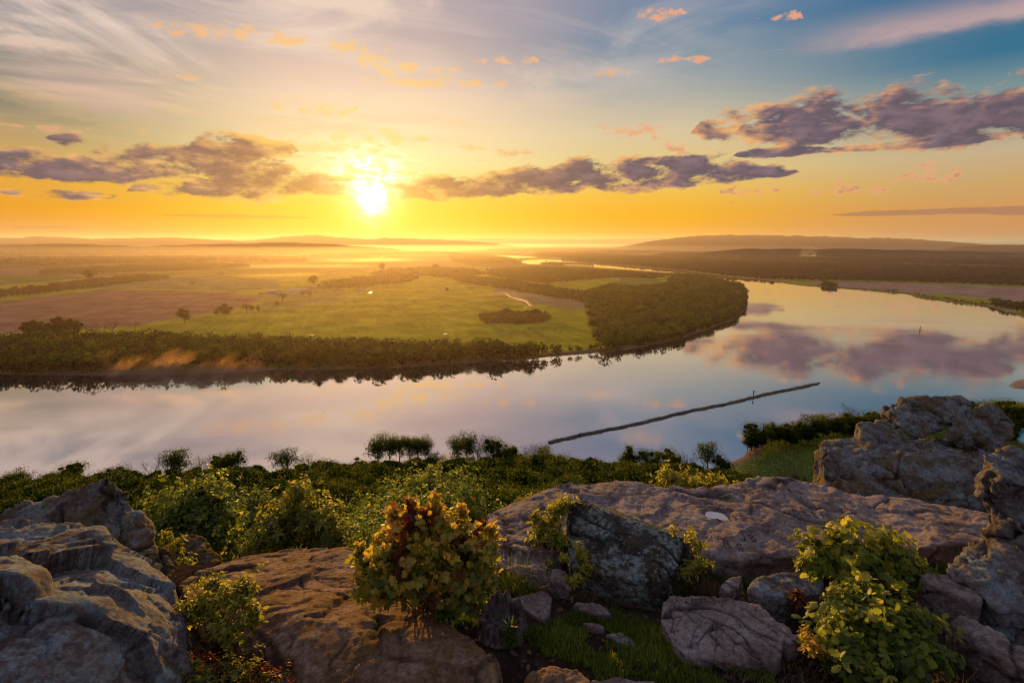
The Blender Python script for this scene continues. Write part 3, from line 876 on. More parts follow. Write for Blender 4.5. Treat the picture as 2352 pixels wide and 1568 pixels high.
wood('river_island_wood', [(1030, 589), (1100, 588), (1170, 596), (1196, 604), (1120, 606), (1040, 602)], 22, 12, 20, LOWER, M_DULL, 'dark wood on the point where the far river bends', 42)
FARW = [(1230, 588), (1300, 593), (1370, 603), (1450, 610), (1572, 621), (1680, 635), (1760, 641), (1850, 643), (2060, 647), (2352, 656), (2700, 664), (2700, 622), (2352, 618), (2100, 612), (1900, 606), (1700, 600), (1500, 590), (1350, 582), (1230, 580)]
wood('far_bank_wood', FARW, 24, 13, 22, LOWER, M_DULL, 'wide dark woodland behind the far bank at the right', 43, wide=1.35)
for j, (pl, sp) in enumerate([([(1500, 588), (1700, 596), (2000, 604), (2352, 612), (2700, 616), (2700, 596), (2352, 594), (1900, 588), (1650, 580), (1560, 580)], 42),
                              ([(1650, 578), (1800, 584), (2352, 590), (2700, 590), (2700, 578), (2352, 577), (1900, 574), (1700, 573)], 60),
                              ([(-500, 610), (0, 608), (120, 612), (260, 606), (500, 602), (600, 600), (700, 594), (560, 590), (300, 592), (0, 594), (-500, 596)], 36),
                              ([(-500, 590), (0, 588), (300, 585), (640, 585), (780, 580), (640, 575), (300, 576), (0, 578), (-500, 580)], 60),
                              ([(690, 592), (800, 590), (900, 586), (1020, 585), (1110, 589), (1030, 581), (900, 578), (760, 582)], 50),
                              ([(1110, 577), (1300, 578), (1450, 582), (1560, 579), (1440, 571), (1300, 569), (1150, 571)], 60)]):
    wood('far_woodland', pl, sp, 16, 30, LOWER, M_DULL, ['hazy woodland plain beyond the right bank', 'faint wooded plain below the right-hand ridge', 'purple wooded plain at the far left', 'faint wooded plain on the left horizon', 'golden hazy woods right below the sun', 'pale line of woods beyond the far river bend'][j], 50 + j, wide=2.0)
wood('bank_scrub', [(1838, 654), (1890, 656), (1980, 664), (2080, 672), (2120, 682), (2270, 701), (2352, 722), (2500, 750), (2500, 738), (2352, 706), (2200, 690), (2060, 669), (1920, 659)], 9, 2.5, 6, LOWER, M_FARLEAF,
     'low green scrub along the edge of the far right bank', 60)
wood('bank_trees', [(1888, 659), (1900, 658), (1922, 661), (1915, 655), (1895, 654)], 9, 12, 19, LOWER, M_FARLEAF, 'compact clump of trees at the water on the right bank', 61)
wood('bank_trees', [(2272, 702), (2310, 706), (2352, 714), (2500, 730), (2500, 715), (2352, 700), (2300, 694), (2290, 690)], 11, 9, 15, LOWER, M_FARLEAF, 'clump of bushy trees at the right edge of the far bank', 62)
# ------------------------------------------------------------------ the wood on the slope below the rocks: single trees
def top_line(px, py, Yd):
    return at(px, py, Yd)

rs = np.random.default_rng(91)
taken = []
def place_px(key, px, py, Yd, w=None, name='tree', label=None, group=None, hmin=5.0, hmax=32, var=None, cat='tree', wscale=None):
    """a tree whose top reaches the sight line through a photo pixel, Yd metres out; w: crown width in photo pixels"""
    p = at(px, py, Yd)
    z, sd = land_z(np.array([p[0]]), np.array([p[1]]))
    z = float(z[0]); H = min(max(p[2] - z, hmin), hmax)
    dist = float(np.linalg.norm(p))
    rel = {'wood': .84, 'shore': .8, 'near': .9, 'tall': .5, 'open': .66, 'cone': .5, 'sparse': .6, 'bare': .7}[key]
    if wscale is None:
        wscale = 1.0 if w is None else float(np.clip(w / FPX * dist / (H * rel), .45, 2.2))
    taken.append((p[0], p[1], H * rel * wscale * .5))
    return plant_tree(key, p[0], p[1], p[2] - H - .3, H, wscale, name, label, group, cat, var)

# trees that stand out against the water
SIL = [('open', 35, 1070, 330, 40, 'pale small tree at the left edge standing against the water'),
       ('bare', 85, 1066, 335, 55, 'leafless grey tree by the water near the left edge'),
       ('shore', 150, 1064, 332, 60, 'low round green tree beside the leafless tree near the left edge'),
       ('shore', 255, 1064, 318, 62, 'dark flat-topped tree on the near bank above the left boulders'),
       ('bare', 350, 1040, 335, 50, 'grey leafless tree left of the tall vase-shaped tree'),
       ('tall', 403, 1023, 345, 58, 'tall vase-shaped green tree standing out against the water'),
       ('sparse', 452, 1030, 345, 44, 'thin half-leafed tree right of the tall vase-shaped tree'),
       ('shore', 503, 1038, 335, 66, 'broad dark tree, the left one of a dense pair at the water'),
       ('shore', 537, 1030, 338, 46, 'tall dark tree, the right one of a dense pair at the water'),
       ('open', 656, 1023, 345, 66, 'round-headed tree on a visible trunk alone at the water'),
       ('sparse', 705, 1031, 342, 40, 'pale thin tree just right of the round-headed tree'),
       ('shore', 745, 1050, 335, 50, 'low tree right of the pale thin tree'),
       ('cone', 820, 1042, 350, 30, 'small pointed evergreen left of the tall grove'),
       ('cone', 722, 1050, 340, 22, 'little dark evergreen under the pale thin tree'),
       ('tall', 866, 994, 358, 62, 'leftmost tree of the tall grove with bare trunks'),
       ('tall', 893, 992, 362, 48, 'second tree from the left in the tall grove'),
       ('tall', 916, 990, 358, 44, 'third tree from the left in the tall grove'),
       ('tall', 938, 991, 362, 46, 'third tree from the right in the tall grove'),
       ('tall', 958, 990, 358, 46, 'second tree from the right in the tall grove'),
       ('tall', 976, 996, 362, 42, 'rightmost tree of the tall grove with bare trunks'),
       ('open', 1000, 1036, 350, 44, 'short tree in the gap right of the tall grove'),
       ('tall', 1048, 994, 358, 52, 'tall green tree left of the two leafless trees'),
       ('tall', 1072, 988, 362, 54, 'tallest green tree beside the leafless trees above the house'),
       ('bare', 1096, 992, 358, 44, 'tall leafless tree above the small house'),
       ('bare', 1108, 1000, 350, 40, 'second leafless tree, just right of the taller one'),
       ('shore', 1133, 998, 345, 62, 'dense dark tree right of the two leafless trees'),
       ('shore', 1160, 1014, 345, 50, 'lower green tree right of the dense dark tree'),
       ('cone', 1182, 1010, 348, 36, 'narrow tree between two round trees near the dike'),
       ('sparse', 1206, 1006, 348, 44, 'thin grey-green tree left of the start of the dike'),
       ('bare', 1233, 998, 350, 50, 'tall leafless tree where the stone dike meets the shore'),
       ('open', 1252, 1014, 345, 48, 'green tree in front of the shore end of the dike'),
       ('sparse', 1302, 1030, 340, 46, 'pale thin-leafed tree right of the shore end of the dike'),
       ('shore', 1285, 1044, 330, 50, 'low round tree under the pale tree near the dike'),
       ('shore', 1445, 1014, 345, 58, 'tall round tree between dike and meadow'),
       ('shore', 1484, 1026, 340, 52, 'dark tree next to the tall round tree'),
       ('cone', 1511, 1024, 345, 24, 'slim pointed tree between two dark trees'),
       ('shore', 1541, 1024, 340, 58, 'wide dark tree right of the slim pointed tree'),
       ('bare', 1592, 1036, 335, 44, 'small leafless tree left of the tall lone tree'),
       ('open', 1632, 1004, 350, 56, 'tall lone tree near the meadow point'),
       ('shore', 1660, 1036, 340, 42, 'round bush-like tree at the foot of the tall lone tree')]
for k, px, py, Yd, w, lb in SIL:
    place_px(k, px, py, Yd, w, 'shore_tree', lb, 'trees of the near shore standing against the water')
ROW = [('shore', 1732, 968, 405, 50, 'outermost tree at the point of the meadow tree row'), ('sparse', 1756, 953, 410, 40, 'pale thin tree near the point of the meadow row'), ('shore', 1778, 962, 415, 44, 'low green tree in the meadow row right of the pale thin tree'),
       ('shore', 1808, 966, 418, 48, 'small rounded tree at the low part of the meadow row'), ('shore', 1838, 960, 424, 50, 'broad tree in the middle of the meadow row'), ('open', 1872, 946, 430, 50, 'domed tree left of the highest trees of the meadow row'),
       ('open', 1906, 942, 436, 52, 'tall dark tree in the meadow row'), ('shore', 1942, 940, 440, 56, 'wide bright tree in the meadow row beside the tall dark one'), ('bare', 1982, 928, 446, 54, 'leafless tree in the meadow row left of the big boulder'),
       ('shore', 1966, 948, 440, 46, 'green tree in front of the leafless one in the meadow row'), ('shore', 2012, 938, 448, 44, 'last tree of the meadow row beside the big boulder')]
for k, px, py, Yd, w, lb in ROW:
    place_px(k, px, py, Yd, w, 'meadow_tree', lb or 'tree of the meadow row hidden behind the big boulder', 'row of trees along the meadow by the water')
for k_ in range(26):
    t_ = k_ / 25 * .92; place_px('wood' if k_ % 3 else 'shore', 1722 + 330 * t_ + rs.uniform(-5, 5), 992 - 36 * t_ + rs.uniform(-14, 4), 398 + 45 * t_ + rs.uniform(-8, 4), rs.uniform(26, 40), 'bush', 'low green bush filling the row of trees along the meadow', 'bushes of the meadow row', hmin=3, hmax=14, cat='bush')
for k, px, py, Yd, w, lb in [('shore', 2246, 914, 430, 60, 'tree showing left above the right lobe of the big boulder'), ('shore', 2286, 911, 425, 70, 'broad tree behind the right lobe of the big boulder'),
                             ('shore', 2345, 916, 400, 70, 'large tree at the right edge of the picture'), ('shore', 2318, 928, 415, 40, 'small tree between the two large ones at the right'),
                             ('shore', 2324, 1014, 330, 30, 'round bush beside the little pond at the right')]:
    place_px(k, px, py, Yd, w, 'shore_tree', lb, 'trees by the backwater at the right')
yb = place_px('shore', 2331, 956, 395, 30, 'bush', 'bright yellow-green bush near the right edge', None, cat='bush', hmin=3)
for px, py, Yd, w, lb in [(1830, 1044, 300, 46, 'leafless brown tree alone on the meadow'), (1800, 1062, 292, 30, 'smaller leafless tree beside the one alone on the meadow')]:
    place_px('bare', px, py, Yd, w, 'bare_tree', lb, None)

# the wood itself
cand = []
r_ = 24.0
while r_ < 560:
    sp_r = 3.6 + 5.2 * sstep(20, 110, r_) + 1.0 * sstep(150, 300, r_)
    n = int(R(116) * r_ / sp_r)
    for k in range(n):
        th = R(-60) + R(116) * (k + rs.uniform(.1, .9)) / n
        q = r_ + rs.uniform(-.4, .4) * sp_r
        cand.append((q * sin(th), q * cos(th)))
    r_ += sp_r * .86
cand = np.array(cand)
CX, CY = cand[:, 0], cand[:, 1]
CZ, CSD = land_z(CX, CY)
CE = np.sqrt(.45 * CX * CX + CY * CY)
keep = (CSD > 6) & (CE < 376)
mead = gp([(1560, 1110), (1690, 1052), (1720, 1010), (1800, 985), (1900, 968), (2050, 945), (2700, 920), (2700, 1010), (1890, 1090), (1760, 1100), (1680, 1090)])
keep &= ~inside(mead, CX, CY)
for tx, ty, tr in taken: keep &= np.hypot(CX - tx, CY - ty) > tr * .7
CX, CY, CZ, CE = CX[keep], CY[keep], CZ[keep], CE[keep]
CR = np.hypot(CX, CY)
CH = (rs.uniform(.75, 1.2, len(CX)) * np.interp(CE, [20, 40, 80, 200, 380], [5.0, 7.5, 12.5, 15.5, 15.5])) * (1 + .22 * pn(np.stack([CX / 55, CY / 55, 0 * CX + 3], -1)))
# the canopy ends in an uneven skyline against the river
SKX = np.array([-300, 0, 120, 250, 330, 480, 560, 620, 700, 800, 860, 1000, 1040, 1130, 1250, 1330, 1420, 1540, 1640, 1700, 1780, 1900, 2400])
SKY = np.array([1085, 1086, 1083, 1080, 1084, 1074, 1070, 1074, 1065, 1061, 1057, 1053, 1050, 1043, 1038, 1050, 1060, 1056, 1066, 1078, 1094, 1112, 1130])
tx_ = CX / CY                                   # sight line of each tree in photo pixels
def top_of(py, X, Y):
    b = (H0 / 2 - py) / FPX
    return Y * (-sp_ + b * cp) / (cp + b * sp_)
pxt = W0 / 2 + FPX * tx_ * (cp - .22 * sp_)
lim = top_of(np.interp(pxt, SKX, SKY) + rs.uniform(-3, 20, len(CX)) + 8 * pn(np.stack([CX / 14, CY / 14, 0 * CX], -1)), CX, CY) - CZ
CH = np.where(CE > 285, np.clip(lim, 5, 24), np.minimum(CH * (1 + .15 * sstep(120, 250, CR)), np.maximum(lim, 4)))
order = np.argsort(-CH / CR)
NIND = 200
ind, rest = order[:NIND], order[NIND:]
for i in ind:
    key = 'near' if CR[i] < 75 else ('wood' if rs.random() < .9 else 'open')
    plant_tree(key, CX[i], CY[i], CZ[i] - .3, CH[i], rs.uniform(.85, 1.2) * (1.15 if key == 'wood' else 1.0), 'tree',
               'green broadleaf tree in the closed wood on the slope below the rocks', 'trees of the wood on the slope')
MIDC = []
for i in range(5):
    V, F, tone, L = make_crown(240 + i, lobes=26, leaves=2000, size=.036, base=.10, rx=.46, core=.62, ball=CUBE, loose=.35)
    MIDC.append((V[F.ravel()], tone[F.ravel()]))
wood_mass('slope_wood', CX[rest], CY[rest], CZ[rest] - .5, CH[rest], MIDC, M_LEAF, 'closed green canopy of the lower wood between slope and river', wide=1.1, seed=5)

# single trees out on the fields: (kind, base px, base py, height in px, width in px, label)
for k, px, py, h, w, lb in [('wood', 424, 741, 30, 26, 'dark tree on two stems beside the field road, left of the roundest one'), ('wood', 518, 727, 28, 28, 'round dark tree beside the field road at the corner of the brown field'),
        ('wood', 497, 724, 11, 11, 'small bush left of the round dark tree by the field road'), ('open', 566, 719, 22, 20, 'left tree of a close pair beside the field road'), ('open', 580, 718, 18, 16, 'right tree of a close pair beside the field road'),
        ('cone', 594, 716, 17, 12, 'slim little tree right of the close pair by the field road'), ('open', 648, 693, 22, 22, 'tree on the grass in front of the farm sheds'), ('open', 637, 705, 16, 12, 'smaller tree beside the road below the farm sheds'),
        ('open', 694, 684, 18, 14, 'left tree beside the long farm shed'), ('open', 711, 684, 19, 15, 'right tree beside the long farm shed'), ('bare', 445, 657, 15, 18, 'bare tree alone on the misty field'),
        ('bare', 506, 635, 12, 14, 'small bare tree farther out on the misty field'), ('wood', 205, 643, 18, 20, 'dark tree rising above the slanting hedgerow at the left'), ('wood', 1026, 669, 10, 12, 'small tree casting a shadow in the middle of the pasture'),
        ('wood', 74, 778, 34, 30, 'leftmost of the dark trees beside the puddle'), ('wood', 97, 778, 32, 22, 'second of the dark trees beside the puddle'), ('open', 114, 776, 24, 18, 'short tree between the dark trees by the puddle'),
        ('wood', 140, 778, 42, 34, 'tallest dark tree by the puddle'), ('wood', 172, 776, 36, 28, 'rightmost of the dark trees by the puddle'), ('bare', 232, 776, 36, 22, 'thin bare tree right of the puddle'),
        ('bare', 264, 770, 34, 30, 'spreading bare tree at the corner of the brown field'), ('bare', 200, 766, 24, 22, 'faint bare tree behind the puddle'), ('bare', 310, 756, 18, 16, 'small bare tree at the field road'),
        ('wood', 722, 656, 24, 22, 'dark tree at the left end of the misty clump behind the sheds'), ('wood', 1165, 724, 20, 22, 'tree rising above the oval grove'), ('wood', 1230, 728, 22, 24, 'tree at the right end of the oval grove'),
        ('bare', 1345, 716, 20, 12, 'thin dark tree at the corner of the peninsula wood'), ('bare', 1352, 742, 30, 12, 'tall thin tree along the edge of the peninsula wood'),
        ('wood', 1000, 617, 12, 14, 'tree standing up from the misty tree line'), ('wood', 878, 622, 18, 16, 'tall tree rising from the golden mist')]:
    p = ground(px, py); d = float(np.linalg.norm(p)); H = h / FPX * d / cos(R(8)); rel = {'wood': .84, 'open': .66, 'cone': .5, 'bare': .7}[k]
    plant_tree(k, p[0], p[1], land_z(p[:1], p[1:2])[0][0] - .3, H, float(np.clip(w / h / rel, .5, 2)), 'field_tree', lb, 'single trees on the fields')
# taller trees in the riverside belt
bx, by = scatter([(330, 786), (460, 791), (640, 796), (800, 804), (1000, 805), (1120, 812), (1185, 818), (1330, 808), (1380, 803), (1452, 801), (1346, 810), (1259, 817), (1206, 824), (1065, 831), (960, 840), (870, 844), (784, 846), (640, 846), (560, 850), (400, 855)], 24, 77)
r_ = np.random.default_rng(8)
for x, y in zip(bx[:110], by[:110]):
    k = r_.choice(['wood', 'wood', 'shore', 'open', 'bare'])
    z = float(land_z(np.array([x]), np.array([y]))[0][0])
    plant_tree(k, x, y, z - .3, r_.uniform(17, 27), r_.uniform(.8, 1.15), 'tree', 'taller tree rising from the woodland belt on the far bank', 'taller trees of the far bank belt')
# ------------------------------------------------------------------ rock material
def mat_rock(name, base, dark, lichen=(.30, .34, .34), lich=.5, moss=0.0, mosscol=(.15, .085, .012), scale=1.0):
    m, nt = nmat(name)
    geo = new(nt, 'ShaderNodeNewGeometry')
    P = NX(nt, geo.outputs['Position']); nx, ny, nz = sep(nt, geo.outputs['Normal'])
    cav = NX(nt, new(nt, 'ShaderNodeAttribute', attribute_name='cav').outputs['Fac'])
    a = noise(nt, P, 1.3 * scale, 6, .62, .5); b = noise(nt, P, 5.0 * scale, 7, .68, .3); c_ = noise(nt, P, 26.0, 5, .7); f = noise(nt, P, 110.0, 3, .7)
    col = mixc(nt, a.ss(.32, .68), dark, base)
    col = mixc(nt, b.ss(.46, .72) * .7, col, tuple(x * 1.45 for x in base))
    col = mixc(nt, (1.0 - b.ss(.30, .46)) * .65, col, tuple(x * .45 for x in dark))
    lm = (b * .55 + c_ * .45 + a * .25)
    l2 = lm.ss(.60, .68) * lich * nz.lin(-.5, .6, .35, 1.0)
    col = mixc(nt, l2, col, mixc(nt, f.ss(.35, .65), tuple(x * .8 for x in lichen), lichen))
    if moss:
        mm = (noise(nt, P, 2.6, 6, .65, .4) + noise(nt, P, 16.0, 3, .6) * .3).ss(.56, .74) * moss
        col = mixc(nt, mm, col, mosscol)
    sp2 = noise(nt, P, 210.0, 2, .6)
    col = vscale(nt, col, sp2.lin(.3, .7, .60, 1.40) * c_.lin(.3, .7, .62, 1.38))
    dk = noise(nt, P, 48.0, 4, .75)
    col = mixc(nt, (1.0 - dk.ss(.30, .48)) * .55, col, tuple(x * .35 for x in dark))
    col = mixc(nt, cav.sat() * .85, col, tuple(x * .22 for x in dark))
    bump = new(nt, 'ShaderNodeBump', {'Strength': 1.0, 'Distance': .03, 'Height': c_ * 1.1 + f * .45 + b * 1.0 + dk * .6})
    d = new(nt, 'ShaderNodeBsdfPrincipled', {'Base Color': col, 'Roughness': .95, 'Specular IOR Level': .10, 'Normal': bump.outputs[0]})
    o = new(nt, 'ShaderNodeOutputMaterial'); nt.links.new(d.outputs[0], o.inputs[0])
    return m
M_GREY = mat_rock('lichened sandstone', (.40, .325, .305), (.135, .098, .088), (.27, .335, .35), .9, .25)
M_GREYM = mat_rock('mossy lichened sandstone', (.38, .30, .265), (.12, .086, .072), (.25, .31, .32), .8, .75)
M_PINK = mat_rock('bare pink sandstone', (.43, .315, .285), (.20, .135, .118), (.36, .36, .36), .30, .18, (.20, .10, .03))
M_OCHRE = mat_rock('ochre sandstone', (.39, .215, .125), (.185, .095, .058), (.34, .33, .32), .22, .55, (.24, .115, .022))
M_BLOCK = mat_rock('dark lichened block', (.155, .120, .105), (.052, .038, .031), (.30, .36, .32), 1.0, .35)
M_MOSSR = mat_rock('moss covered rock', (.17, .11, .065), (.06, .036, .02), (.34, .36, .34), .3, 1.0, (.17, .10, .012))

def smooth_np(V, E, it, lam=.5):
    n = len(V); deg = np.bincount(E.ravel(), minlength=n)[:, None].astype(float)
    for _ in range(it):
        S = np.zeros_like(V)
        for k in range(3):
            S[:, k] = np.bincount(E[:, 0], V[E[:, 1], k], n) + np.bincount(E[:, 1], V[E[:, 0], k], n)
        V = V + lam * (S / np.maximum(deg, 1) - V)
    return V

def normals_np(V, F):
    N = np.zeros_like(V); d1 = V[F[:, 2]] - V[F[:, 0]]; d2 = V[F[:, 3]] - V[F[:, 1]]
    fn = np.cross(d1, d2)
    for k in range(4):
        for j in range(3): N[:, j] += np.bincount(F[:, k], fn[:, j], len(V))
    return N / (np.linalg.norm(N, axis=1)[:, None] + 1e-12)

def worley(q, seed):
    """nearest and second nearest cell points: f1, f2, offset from the cell point, a random vector per cell"""
    i = np.floor(q).astype(np.int64); n = len(q)
    f1 = np.full(n, 9.0); f2 = np.full(n, 9.0); off = np.zeros((n, 3)); gid = np.zeros(n, np.int64)
    for dx in (-1, 0, 1):
        for dy in (-1, 0, 1):
            for dz in (-1, 0, 1):
                c = i + np.array([dx, dy, dz])
                h = _P[_P[_P[(c[:, 0] + seed) & 255] + (c[:, 1] & 255)] + (c[:, 2] & 255)]
                d = q - (c + .5 + _G[h] * .42); l = np.linalg.norm(d, axis=1)
                m = l < f1
                f2 = np.where(m, f1, np.minimum(f2, l)); f1 = np.where(m, l, f1)
                off[m] = d[m]; gid[m] = h[m]
    return f1, f2, off, _G[(gid * 7 + 3) & 255]

def rock_shape(hulls, vox, soft=5):
    """union of convex bodies -> one quad skin"""
    bm = bmesh.new()
    for pts in hulls:
        vs = [bm.verts.new(p) for p in pts]
        r = bmesh.ops.convex_hull(bm, input=vs)
        for g in r['geom_interior'] + r['geom_unused']:
            if isinstance(g, bmesh.types.BMVert) and g.is_valid: bm.verts.remove(g)
    me = bpy.data.meshes.new('tmp'); bm.to_mesh(me); bm.free()
    o = bpy.data.objects.new('tmp', me); COL.objects.link(o)
    md = o.modifiers.new('r', 'REMESH'); md.mode = 'VOXEL'; md.voxel_size = vox; md.adaptivity = 0
    dg = bpy.context.evaluated_depsgraph_get(); ev = o.evaluated_get(dg); m2 = ev.to_mesh()
    n = len(m2.vertices); V = np.empty(n * 3); m2.vertices.foreach_get('co', V); V = V.reshape(-1, 3)
    F = np.empty(len(m2.polygons) * 4, dtype=np.int32); m2.polygons.foreach_get('vertices', F); F = F.reshape(-1, 4)
    E = np.empty(len(m2.edges) * 2, dtype=np.int32); m2.edges.foreach_get('vertices', E); E = E.reshape(-1, 2)
    ev.to_mesh_clear(); bpy.data.objects.remove(o); bpy.data.meshes.remove(me)
    return smooth_np(V, E, soft), F, E

def pt(p, base=None):
    if p[0] == 'w': return np.array(p[1:], float)
    if p[0] == 'd':                    # straight below a sight-line point, down at height z
        q = at(*p[1:4]); q[2] = p[4]; return q
    return at(*p)

ROCKS = {}
def rock(name, label, hulls, mat, vox=.03, soft=5, amp=.06, freq=1.6, bed=(.25, -.35, .9), layer=.022, lfreq=6.0, crack=.035, cfreq=1.1, pits=.012, base=None,
         cat='rock', group=None, seed=0, keep_hull=False, lines=(), grain=(.75, -.6, -.25), cell=1.7, chip=None, hollow=None):
    H = []
    for h in hulls:
        P_ = [pt(p) for p in h]
        if base is not None:
            c0 = np.mean(P_, 0)
            P_ += [np.array([c0[0] + (q[0] - c0[0]) * .97, c0[1] + (q[1] - c0[1]) * .97, base]) for q in P_]
        H.append(P_)
    V, F, E = rock_shape(H, vox, soft)
    if chip is None: chip = .40 * min(1.0, vox / .02) if vox >= .016 else .12
    if vox < .016: cell = 4.0
    N = normals_np(V, F)
    q = V + seed * 7.7
    warp = np.stack([fbm(q * 1.7 + 3, 3), fbm(q * 1.7 + 31, 3), fbm(q * 1.7 + 57, 3)], -1) * .14
    big = fbm(q * freq, 4)
    med = fbm(q * freq * 4.3 + 9, 4)
    b = np.array(bed) / np.linalg.norm(bed)
    t = ((q + warp * 1.6) @ b) * lfreq + .5 * pn(q * 1.3 + 77)
    fr_ = t - np.floor(t)
    lay = np.where(fr_ < .82, fr_ / .82, (1 - fr_) / .18) - .5
    lay *= .4 + .6 * sstep(-.2, .5, pn(q * 1.9 + 20))
    # joints: cracks drawn out along one direction instead of closed loops
    t1 = np.array(grain) / np.linalg.norm(grain); qs = q - ((q @ t1)[:, None] * t1) * .80
    cr = np.abs(pn((qs + warp * .8) * cfreq * 1.3 + 13)); cr2 = np.abs(pn((qs + warp * .8) * cfreq * 3.4 + 41))
    cm = (1 - sstep(.0, .045, cr)) * sstep(-.25, .1, pn(q * 1.4 + 33)); cm2 = (1 - sstep(.0, .07, cr2)) * sstep(-.1, .35, pn(q * 2.1 + 5))
    t_2 = t * 3.3 + .4 * pn(q * 4 + 3); f2 = t_2 - np.floor(t_2)
    lay2 = (np.where(f2 < .8, f2 / .8, (1 - f2) / .2) - .5) * sstep(-.3, .4, pn(q * 2.7 + 60))
    pt_ = np.clip(pn(q * 22) - .25, 0, 1) * pits * 2.2 + np.clip(pn(q * 47 + 8) - .2, 0, 1) * pits
    fine = fbm(q * 23 + 3, 4) * .006
    rid = 1 - np.abs(fbm(q * freq * 1.9 + 50, 4))
    rid2 = 1 - np.abs(fbm(q * freq * 6.0 * np.array([1, 1, 1.6]) + 60, 3))
    # planes of breakage: flattened cells along the bedding, each with its own tilt; some borders are open joints
    bu = b; qb = q + warp * .5; along = (qb @ bu)[:, None] * bu
    f1, f2, off, gv = worley((qb + along * 1.6) * cell, seed + 3)
    g1, g2, of2, gw = worley((qb + along * 1.2) * cell * 3.1, seed + 9)
    facet = (off * gv).sum(1) / cell * .30 + gv[:, 0] * .035 / cell; facet2 = (of2 * gw).sum(1) / (cell * 3.1) * .34
    op = sstep(.05, .4, pn(q * 1.6 + 90))
    e1 = (1 - sstep(.0, .07, f2 - f1)) * op; e2 = (1 - sstep(.0, .10, g2 - g1)) * sstep(.1, .5, pn(q * 2.9 + 70)) * .6
    d = chip * (facet + facet2) - crack * .8 * e1 - crack * .25 * e2 + amp * .8 * big + amp * .10 * med + amp * .35 * (rid - .7) + amp * .22 * (rid2 - .7) + layer * lay + layer * .38 * lay2 - crack * cm - crack * .55 * cm2 - pt_ + fine * .8
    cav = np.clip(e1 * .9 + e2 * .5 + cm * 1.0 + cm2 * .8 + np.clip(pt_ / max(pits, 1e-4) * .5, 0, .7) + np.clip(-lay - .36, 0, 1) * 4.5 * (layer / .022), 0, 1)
    for l in lines:
        # a long open crack along a polyline of the place
        L_ = [pt(p) for p in l[:-1]]; wdt = l[-1]
        dd = np.full(len(V), 9.0)
        for a_, c_ in zip(L_[:-1], L_[1:]):
            ab = c_ - a_; tt = np.clip(((V + warp * .25 - a_) @ ab) / (ab @ ab), 0, 1)
            dd = np.minimum(dd, np.linalg.norm(V + warp * .25 - a_ - tt[:, None] * ab, axis=1))
        k = 1 - sstep(wdt * .35, wdt * 1.3, dd)
        d -= k * wdt * 1.6; cav = np.maximum(cav, k)
    V = V + N * d[:, None]
    if hollow:
        (hx_, hy_, hz_), ra, rb, dp = hollow
        k = np.clip(1 - ((V[:, 0] - hx_) / ra) ** 2 - ((V[:, 1] - hy_) / rb) ** 2, 0, 1)
        up_ = N[:, 2] > .2
        V[:, 2] -= np.where(up_, dp * sstep(0, 1, k), 0)
    o = mobj(name, V, F, mat, attrs={'cav': cav})
    tag(o, label, cat, group)
    ROCKS[label] = (o, V, F)
    return o
ZB = -3.45

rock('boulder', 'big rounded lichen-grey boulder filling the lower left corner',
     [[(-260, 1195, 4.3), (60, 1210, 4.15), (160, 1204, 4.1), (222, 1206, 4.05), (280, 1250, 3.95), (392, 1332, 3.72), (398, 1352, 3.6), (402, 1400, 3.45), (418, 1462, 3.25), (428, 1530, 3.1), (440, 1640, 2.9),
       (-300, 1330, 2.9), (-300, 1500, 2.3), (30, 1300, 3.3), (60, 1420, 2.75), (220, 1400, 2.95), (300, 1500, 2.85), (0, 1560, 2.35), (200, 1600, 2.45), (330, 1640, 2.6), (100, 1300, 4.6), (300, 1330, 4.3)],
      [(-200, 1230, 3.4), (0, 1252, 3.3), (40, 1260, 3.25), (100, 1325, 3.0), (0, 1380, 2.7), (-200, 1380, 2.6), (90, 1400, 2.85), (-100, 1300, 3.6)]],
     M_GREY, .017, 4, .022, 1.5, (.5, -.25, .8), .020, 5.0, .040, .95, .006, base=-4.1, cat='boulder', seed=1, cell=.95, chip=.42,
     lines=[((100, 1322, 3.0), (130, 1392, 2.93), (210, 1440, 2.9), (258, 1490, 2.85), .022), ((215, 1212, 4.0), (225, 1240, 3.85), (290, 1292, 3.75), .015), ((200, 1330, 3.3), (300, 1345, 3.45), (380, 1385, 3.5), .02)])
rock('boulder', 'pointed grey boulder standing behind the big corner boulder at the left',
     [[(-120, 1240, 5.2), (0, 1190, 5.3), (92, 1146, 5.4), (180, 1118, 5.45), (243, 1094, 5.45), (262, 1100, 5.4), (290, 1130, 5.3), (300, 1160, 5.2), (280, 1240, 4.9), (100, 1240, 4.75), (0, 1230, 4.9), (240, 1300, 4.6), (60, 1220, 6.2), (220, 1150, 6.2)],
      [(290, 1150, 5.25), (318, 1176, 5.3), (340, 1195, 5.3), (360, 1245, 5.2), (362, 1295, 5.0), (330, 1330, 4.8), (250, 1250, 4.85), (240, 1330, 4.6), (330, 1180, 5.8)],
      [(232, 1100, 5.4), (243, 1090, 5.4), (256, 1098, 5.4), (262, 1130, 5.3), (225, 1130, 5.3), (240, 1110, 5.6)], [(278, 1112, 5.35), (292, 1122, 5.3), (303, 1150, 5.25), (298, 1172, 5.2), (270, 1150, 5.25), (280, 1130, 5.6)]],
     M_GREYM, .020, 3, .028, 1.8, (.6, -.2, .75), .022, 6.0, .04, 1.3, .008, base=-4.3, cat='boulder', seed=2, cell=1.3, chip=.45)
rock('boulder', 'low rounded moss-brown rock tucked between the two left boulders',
     [[(338, 1272, 4.9), (372, 1262, 5.0), (398, 1285, 4.9), (402, 1310, 4.7), (385, 1335, 4.5), (340, 1330, 4.5), (350, 1290, 5.3)]], M_MOSSR, .018, 4, .03, 2.4, layer=.04, lfreq=9, base=-3.9, cat='boulder', seed=3)
